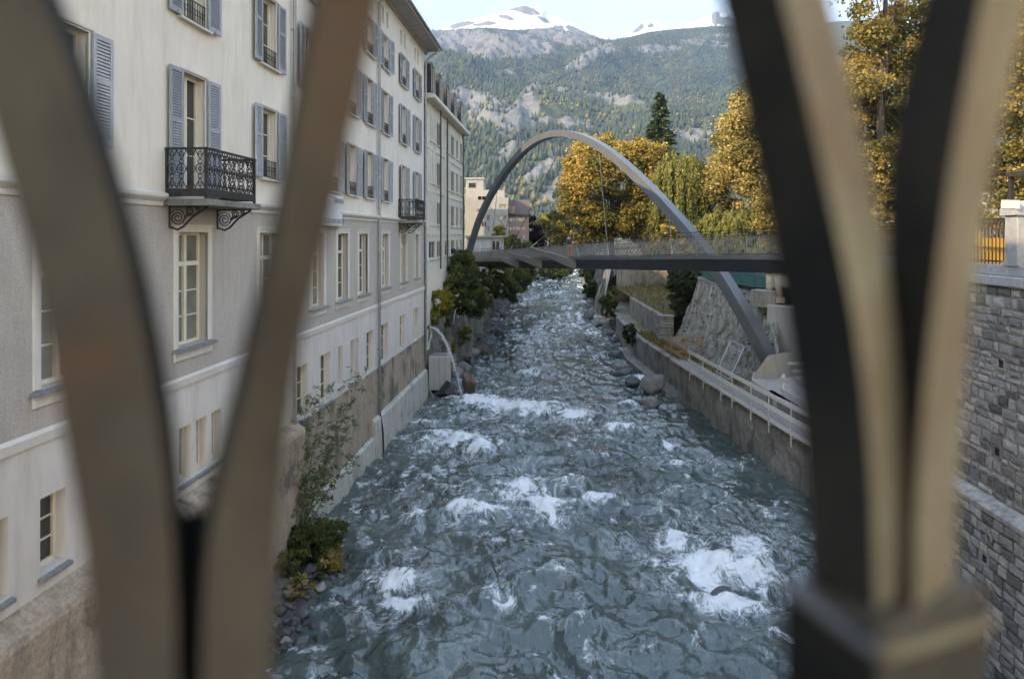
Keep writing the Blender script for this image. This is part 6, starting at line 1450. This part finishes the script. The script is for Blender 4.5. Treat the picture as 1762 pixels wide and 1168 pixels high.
hb = [((17+k*1.8, 80-k*1.0, 9.5+random.uniform(-.5, 1.0)), (2.0, 1.8, 2.3)) for k in range(8)]
bush('hedge', 'yellow brown leafy undergrowth between the autumn tree trunks', hb, L_orange, 18000, 0.26, 63, group=rg, nclump=120, cat='hedge')
hb = [((22+k*1.6, 47+random.uniform(-3, 3), 10.0+random.uniform(-.5, 1.0)), (1.9, 1.8, 2.0)) for k in range(8)]
bush('hedge', 'brown autumn bushes behind the right landing of the footbridge', hb, L_brown, 15000, 0.2, 64, group=rg, nclump=100, cat='hedge')
# weeds, tufts and fallen leaves on the terraces
r = np.random.default_rng(88)
def tufts(name, label, pts, mat, h, seed):
    r = np.random.default_rng(seed); n = len(pts); nb = 7; P_ = np.repeat(pts, nb, 0); m = len(P_); d = r.standard_normal((m, 3)); d[:, 2] = np.abs(d[:, 2])+1.1; d /= np.linalg.norm(d, axis=1)[:, None]
    L = h*r.uniform(0.5, 1.3, m); me = np_mesh(name, leaf_quads(P_ + d*(L*0.5)[:, None], np.cross(d, r.standard_normal((m, 3))), L*0.16, r, 6.0, d), quad_faces(m)); attr(me, 'tint', np.repeat(np.clip(r.normal(.5, .25, m), 0, 1), 4))
    o = mesh_obj(name, me, mat); tag(o, label, 'grass', kind='stuff')
def on_terrace(n, y0, y1, fx, zf):
    y = r.uniform(y0, y1, n); x = fx(y, r.random(n)); return np.stack([x, y, zf(x, y)], -1)
zt_ = lambda x, y: 2.22+0.10*fbm(x*0.8, y*0.8, 4, 111); zu_ = lambda x, y: 4.0+0.14*fbm(x*0.7, y*0.7, 4, 112)+0.05*(x-12)
pt = np.concatenate([on_terrace(220, 47, 60, lambda y, q: xr(y)+0.6+q*1.6, zt_), on_terrace(220, 38, 54, lambda y, q: np.interp(y, [37, 45.5, 54.5], [13.9, 12.9, 12.3])-q**2*1.2, zt_), on_terrace(500, 56.5, 87, lambda y, q: 12.9+q*7, zu_)])
tufts('grass', 'tufts of weeds and grass on the right bank terraces', pt, L_willow, 0.28, 89)
pl = np.concatenate([on_terrace(900, 38, 55, lambda y, q: np.interp(y, [37, 45.5, 54.5], [13.9, 12.9, 12.3])-np.abs(q)**3*1.6, zt_), on_terrace(1200, 47, 60, lambda y, q: xr(y)+0.5+q*1.7, zt_), on_terrace(1500, 56.5, 87, lambda y, q: 12.9+q*7, zu_)]); n = len(pl); pl[:, 2] += 0.03
me = np_mesh('fallen_leaves', leaf_quads(pl, np.array([0, 0, 1.0])+0.35*r.standard_normal((n, 3)), 0.13*r.uniform(.6, 1.4, n), r), quad_faces(n)); attr(me, 'tint', np.repeat(r.random(n), 4)); o = mesh_obj('fallen_leaves', me, leaf_mat('fallen_leaf_litter', [(0, (0.12, 0.04, 0.015)), (0.6, (0.25, 0.10, 0.03)), (1, (0.32, 0.2, 0.08))], 0.1)); tag(o, 'fallen brown leaves littering the right bank terraces', 'leaves', kind='stuff')
# gravel bar plants
bush('shrub', 'low dark green bush on the gravel bar', [((-6.4, 21.6, 1.0), (0.85, 0.9, 0.75)), ((-6.0, 22.6, 0.9), (0.6, .7, .5)), ((-6.6, 20.6, .9), (.7, .7, .6)), ((-5.9, 20.7, .5), (.5, .5, .35))], L_green, 15000, 0.055, 65, nclump=80)
bush('shrub', 'brownish mossy undergrowth at the edge of the gravel bar', [((-5.7, 21.4, 0.55), (0.5, 0.8, 0.3)), ((-6.1, 19.6, .6), (.5, .5, .3))], L_brown, 2500, 0.07, 66, nclump=30)
def sapling(label, base, tips, seed, leaf=0.15):
    t = thing('willow_sapling', label, 'sapling', base); r = np.random.default_rng(seed); rr = random.Random(seed); mb = MB(); PP, NN, AX = [], [], []
    for tip in tips:
        a = Vector(base)+Vector((rr.uniform(-.15, .15), rr.uniform(-.15, .15), 0)); b = Vector(tip); m = a.lerp(b, .5)+Vector((-.12, 0, .30)); pts = [a.lerp(m, u).lerp(m.lerp(b, u), u) for u in np.linspace(0, 1, 12)]; mb.tube(pts, [0.028-0.002*k for k in range(12)], 5)
        for k in range(3, 12):
            for s in range(3):
                d = Vector((rr.gauss(0, 1), rr.gauss(0, 1), rr.gauss(0.2, .6))).normalized()*rr.uniform(.3, .75); e = pts[k]+d; mb.tube([pts[k], pts[k]+d*.5+Vector((0, 0, .05)), e], [0.008, 0.006, 0.003], 4)
                for q in range(9):
                    u = rr.uniform(.2, 1.05); PP.append(pts[k]+d*u+Vector((rr.gauss(0, .05), rr.gauss(0, .05), rr.gauss(0, .05)))); dd = (d.normalized()+Vector((rr.gauss(0, .7), rr.gauss(0, .7), rr.gauss(-.1, .6)))).normalized(); AX.append(dd); NN.append((rr.gauss(0, .6), rr.gauss(-.3, .6), 1))
    n = len(PP); me = np_mesh('foliage', leaf_quads(np.array(PP), np.array(NN), leaf*0.42*r.uniform(.7, 1.3, n), r, 3.4, np.array(AX)), quad_faces(n)); attr(me, 'tint', np.repeat(np.clip(r.normal(.5, .25, n), 0, 1), 4)); mesh_obj('foliage', me, L_sap, t); mb.build('stem', M_twig, t)
sapling('tall thin willow sapling growing from the gravel bar before the basement windows', (-6.75, 21.6, 0.7), [P(622, 650, 25.0), P(560, 672, 24.0), P(596, 705, 24.6), P(528, 690, 23.4), P(575, 760, 24.0), P(600, 790, 24.5), P(520, 780, 22.8)], 71)

# ------------------------------------------------------------------ the person on the footbridge
M_skin = simple('skin', (0.45, 0.28, 0.21), (0.40, 0.25, 0.19), 6, 0.6)
M_jack = simple('navy_jacket', (0.014, 0.017, 0.030), (0.022, 0.025, 0.040), 8, 0.8, 0.4, 30)
M_pant = simple('orange_work_trousers', (0.85, 0.17, 0.05), (0.75, 0.14, 0.04), 6, 0.8, 0.4, 25)
M_hair = simple('dark_hair', (0.03, 0.022, 0.018), (0.05, 0.038, 0.03), 12, 0.7)
kd = int(np.argmin(np.abs((path[:, 0]+nrm[:, 0]*0.9)/(path[:, 1]+nrm[:, 1]*0.9)*F+PX0-982))); pp = Vector(path[kd]) + Vector(nrm[kd])*0.9
PE = thing('person', 'person in navy jacket and bright orange trousers leaning forward on the footbridge', 'person', tuple(pp), math.atan2(tan[kd][1], tan[kd][0])-0.1)
def skin_obj(name, verts, edges, radii, mat, parent, root=0, sub=1):
    me = bpy.data.meshes.new(name); me.from_pydata(verts, edges, []); me.materials.append(mat); o = bpy.data.objects.new(name, me); link(o, parent)
    sk = o.modifiers.new('skin', 'SKIN'); sk.use_smooth_shade = True
    for v, rd in zip(me.skin_vertices[0].data, radii): v.radius = rd if isinstance(rd, tuple) else (rd, rd)
    me.skin_vertices[0].data[root].use_root = True; ss_ = o.modifiers.new('sub', 'SUBSURF'); ss_.levels = sub; ss_.render_levels = sub; return o
# local frame: +x is where the person faces
J = {'pel': (0, 0, .93), 'sp': (.07, 0, 1.13), 'ch': (.20, 0, 1.33), 'nk': (.30, 0, 1.46), 'hd0': (.36, 0, 1.55), 'hd1': (.40, 0, 1.66), 'top': (.40, 0, 1.73),
     'hl': (0, .10, .90), 'kl': (.06, .11, .50), 'al': (-.04, .11, .09), 'tl': (.12, .12, .04), 'hr': (0, -.10, .90), 'kr': (.02, -.11, .50), 'ar': (-.10, -.11, .09), 'tr': (.06, -.12, .04),
     'sl': (.20, .19, 1.37), 'el': (.30, .22, 1.12), 'wl': (.54, .16, 1.10), 'fl': (.64, .14, 1.11), 'sr': (.20, -.19, 1.37), 'er': (.30, -.22, 1.12), 'wr': (.54, -.16, 1.10), 'fr': (.64, -.14, 1.11)}
kk = list(J); ed = [('pel', 'sp'), ('sp', 'ch'), ('ch', 'nk'), ('nk', 'hd0'), ('hd0', 'hd1'), ('hd1', 'top'), ('pel', 'hl'), ('hl', 'kl'), ('kl', 'al'), ('al', 'tl'), ('pel', 'hr'), ('hr', 'kr'), ('kr', 'ar'), ('ar', 'tr'), ('ch', 'sl'), ('sl', 'el'), ('el', 'wl'), ('wl', 'fl'), ('ch', 'sr'), ('sr', 'er'), ('er', 'wr'), ('wr', 'fr')]
RD = {'pel': (.13, .11), 'sp': (.13, .10), 'ch': (.15, .11), 'nk': .055, 'hd0': .075, 'hd1': .095, 'top': .06, 'hl': .085, 'kl': .058, 'al': .042, 'tl': .035, 'hr': .085, 'kr': .058, 'ar': .042, 'tr': .035, 'sl': .06, 'el': .042, 'wl': .03, 'fl': .032, 'sr': .06, 'er': .042, 'wr': .03, 'fr': .032}
def sub_skin(name, keys, scale, mat, root, extra=0.0):
    e = [(keys.index(a), keys.index(b)) for a, b in ed if a in keys and b in keys]
    rad = [tuple(x*scale+extra for x in (RD[k] if isinstance(RD[k], tuple) else (RD[k], RD[k]))) for k in keys]
    return skin_obj(name, [J[k] for k in keys], e, rad, mat, PE, keys.index(root))
sub_skin('body', kk, 0.96, M_skin, 'pel')
sub_skin('jacket', ['pel', 'sp', 'ch', 'sl', 'el', 'wl', 'sr', 'er', 'wr'], 1.12, M_jack, 'ch', 0.02)
sub_skin('trousers', ['pel', 'hl', 'kl', 'al', 'hr', 'kr', 'ar'], 1.12, M_pant, 'pel', 0.022)
bm = bmesh.new(); bmesh.ops.create_uvsphere(bm, u_segments=14, v_segments=10, radius=0.118)
for v in list(bm.verts):
    if v.co.z < -0.02 and v.co.x > -0.02: v.co *= 0.8
me = bpy.data.meshes.new('hair'); bm.to_mesh(me); bm.free(); me.transform(Matrix.Translation((.375, 0, 1.685))); mesh_obj('hair', me, M_hair, PE, world=False)
for s, k in ((1, 'tl'), (-1, 'tr')):
    x, y, z = J[k]; MB().cbox(x-.2, x+.06, y-.05, y+.05, 0.0, 0.10, 0.03).build('shoe', M_iron, PE, world=False)

# ------------------------------------------------------------------ the road bridge railing right in front of the camera
M_tan = simple('lit_warm_grey_railing', (0.26, 0.205, 0.122), (0.13, 0.10, 0.06), 6, 0.6, 0.3, 60, 0.003, lo=0.36, hi=0.72, c3=(0.18, 0.11, 0.06), s3=4.5)  # lighter railing copy, light put into the colour of right-hand faces
M_blk = simple('black_railing_and_shade', (0.006, 0.0065, 0.007), (0.022, 0.020, 0.017), 6, 0.75, 0.15, 120, 0.002, spec=0.15)  # plain black on the rails, painted shade on bar and socket faces
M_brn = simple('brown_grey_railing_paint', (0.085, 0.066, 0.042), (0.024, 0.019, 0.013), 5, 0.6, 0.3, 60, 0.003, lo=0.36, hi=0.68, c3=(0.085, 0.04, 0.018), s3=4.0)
RL = thing('bridge_railing', 'blurred curved steel bars of the road bridge railing in front of the camera', 'railing', (0, 0.5, H-0.85))
def prism_bar(name, stations, mats, parent, back=0.04):
    """stations: (y_px, x_left, x_nose, x_right) with the nose nearest the camera; faces left / right of the nose get shaded or lit colours"""
    V = []; F_ = []; MI = []; st = np.array(stations, float); yy = np.linspace(st[0, 0], st[-1, 0], 40)
    cols = [cspline(yy, st[:, 0], st[:, k]) for k in (1, 2, 3)]
    for k, y in enumerate(yy):
        l, n, r = (c[k] for c in cols); d = 0.50
        V += [tuple(P(l, y, d)), tuple(P(n, y, d-0.035)), tuple(P(r, y, d)), tuple(P(n, y, d+back))]
    for k in range(39):
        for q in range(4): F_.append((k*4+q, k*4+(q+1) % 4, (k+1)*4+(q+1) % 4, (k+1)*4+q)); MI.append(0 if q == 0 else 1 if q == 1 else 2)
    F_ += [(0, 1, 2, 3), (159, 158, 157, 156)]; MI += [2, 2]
    me = bpy.data.meshes.new(name); me.from_pydata(V, [], F_)
    for m in (mats[0], mats[1], M_blk): me.materials.append(m)
    me.polygons.foreach_set('material_index', MI); me.transform(WM[parent.name].inverted()); me.update()
    bm = bmesh.new(); bm.from_mesh(me); bmesh.ops.recalc_face_normals(bm, faces=bm.faces); bm.to_mesh(me); bm.free()
    o = bpy.data.objects.new(name, me); link(o, parent); bv = o.modifiers.new('round', 'BEVEL'); bv.width = 0.002; bv.segments = 2; bv.limit_method = 'ANGLE'; return o
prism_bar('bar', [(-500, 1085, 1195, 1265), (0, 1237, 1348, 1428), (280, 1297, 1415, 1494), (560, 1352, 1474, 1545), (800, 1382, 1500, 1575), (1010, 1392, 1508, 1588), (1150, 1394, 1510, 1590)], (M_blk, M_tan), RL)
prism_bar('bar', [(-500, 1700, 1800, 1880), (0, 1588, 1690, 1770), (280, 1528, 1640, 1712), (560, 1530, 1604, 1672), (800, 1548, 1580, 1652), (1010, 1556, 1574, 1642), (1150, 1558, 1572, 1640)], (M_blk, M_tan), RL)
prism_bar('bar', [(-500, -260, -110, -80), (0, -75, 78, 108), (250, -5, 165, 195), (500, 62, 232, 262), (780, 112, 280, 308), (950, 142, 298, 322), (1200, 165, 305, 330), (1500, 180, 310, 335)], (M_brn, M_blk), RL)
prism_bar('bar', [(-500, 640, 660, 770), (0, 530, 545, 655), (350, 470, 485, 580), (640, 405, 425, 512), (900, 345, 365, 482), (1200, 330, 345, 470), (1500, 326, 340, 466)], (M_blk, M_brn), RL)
# black plate standing for the shadow in the left fork, socket on the right
MB().add([P(298, 880, .515), P(352, 880, .515), P(352, 1500, .515), P(305, 1500, .515), P(298, 880, .53), P(352, 880, .53), P(352, 1500, .53), P(305, 1500, .53)], [(0, 1, 2, 3), (7, 6, 5, 4), (0, 4, 5, 1), (1, 5, 6, 2), (2, 6, 7, 3), (3, 7, 4, 0)]).build('fork_shade_plate', M_blk, RL)
so = [P(1345, 1003, .50), P(1512, 1125, .44), P(1702, 1070, .50), P(1520, 960, .565)]
def sock(name, ins, z0, z1, cols, lip=None):
    c = sum(so, Vector())/4; V = []
    for dz in (z0, z1):
        for p in so: V.append(Vector((c.x+(p.x-c.x)*ins, c.y+(p.y-c.y)*ins, so[0].z+dz)))
    me = bpy.data.meshes.new(name); me.from_pydata([tuple(v) for v in V], [], [(0, 1, 5, 4), (1, 2, 6, 5), (2, 3, 7, 6), (3, 0, 4, 7), (4, 5, 6, 7), (3, 2, 1, 0)])
    for m in cols: me.materials.append(m)
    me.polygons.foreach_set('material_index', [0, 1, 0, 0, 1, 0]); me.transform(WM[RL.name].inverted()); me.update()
    o = bpy.data.objects.new(name, me); link(o, RL); bv = o.modifiers.new('round', 'BEVEL'); bv.width = 0.004; bv.segments = 2; return o
sock('socket', 1.0, -0.30, 0.0, (M_blk, M_brn))  # shade painted black on the left face, brown on the right
MB().beam(so[0]+Vector((0, 0, 0.002)), so[1]+Vector((0, 0, 0.002)), 0.010, 0.007).build('rim', simple('skylit_grey_rim', (0.11, 0.12, 0.125), (0.07, 0.075, 0.08), 12, 0.5), RL)  # grey-blue stands for sky light on this edge
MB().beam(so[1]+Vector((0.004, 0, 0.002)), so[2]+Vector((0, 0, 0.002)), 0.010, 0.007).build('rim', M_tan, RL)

MB().box(-3.5, 3.5, 0.42, 0.60, H-0.72, H-0.60).build('bottom_rail', M_blk, RL)
MB().box(-3.5, 3.5, 0.44, 0.58, H+0.62, H+0.72).build('top_rail', M_blk, RL)
o = MB().box(-40, 40, -9.0, 0.75, H-1.9, H-1.5).build('road_bridge_deck', M_paving); tag(o, kind='structure')
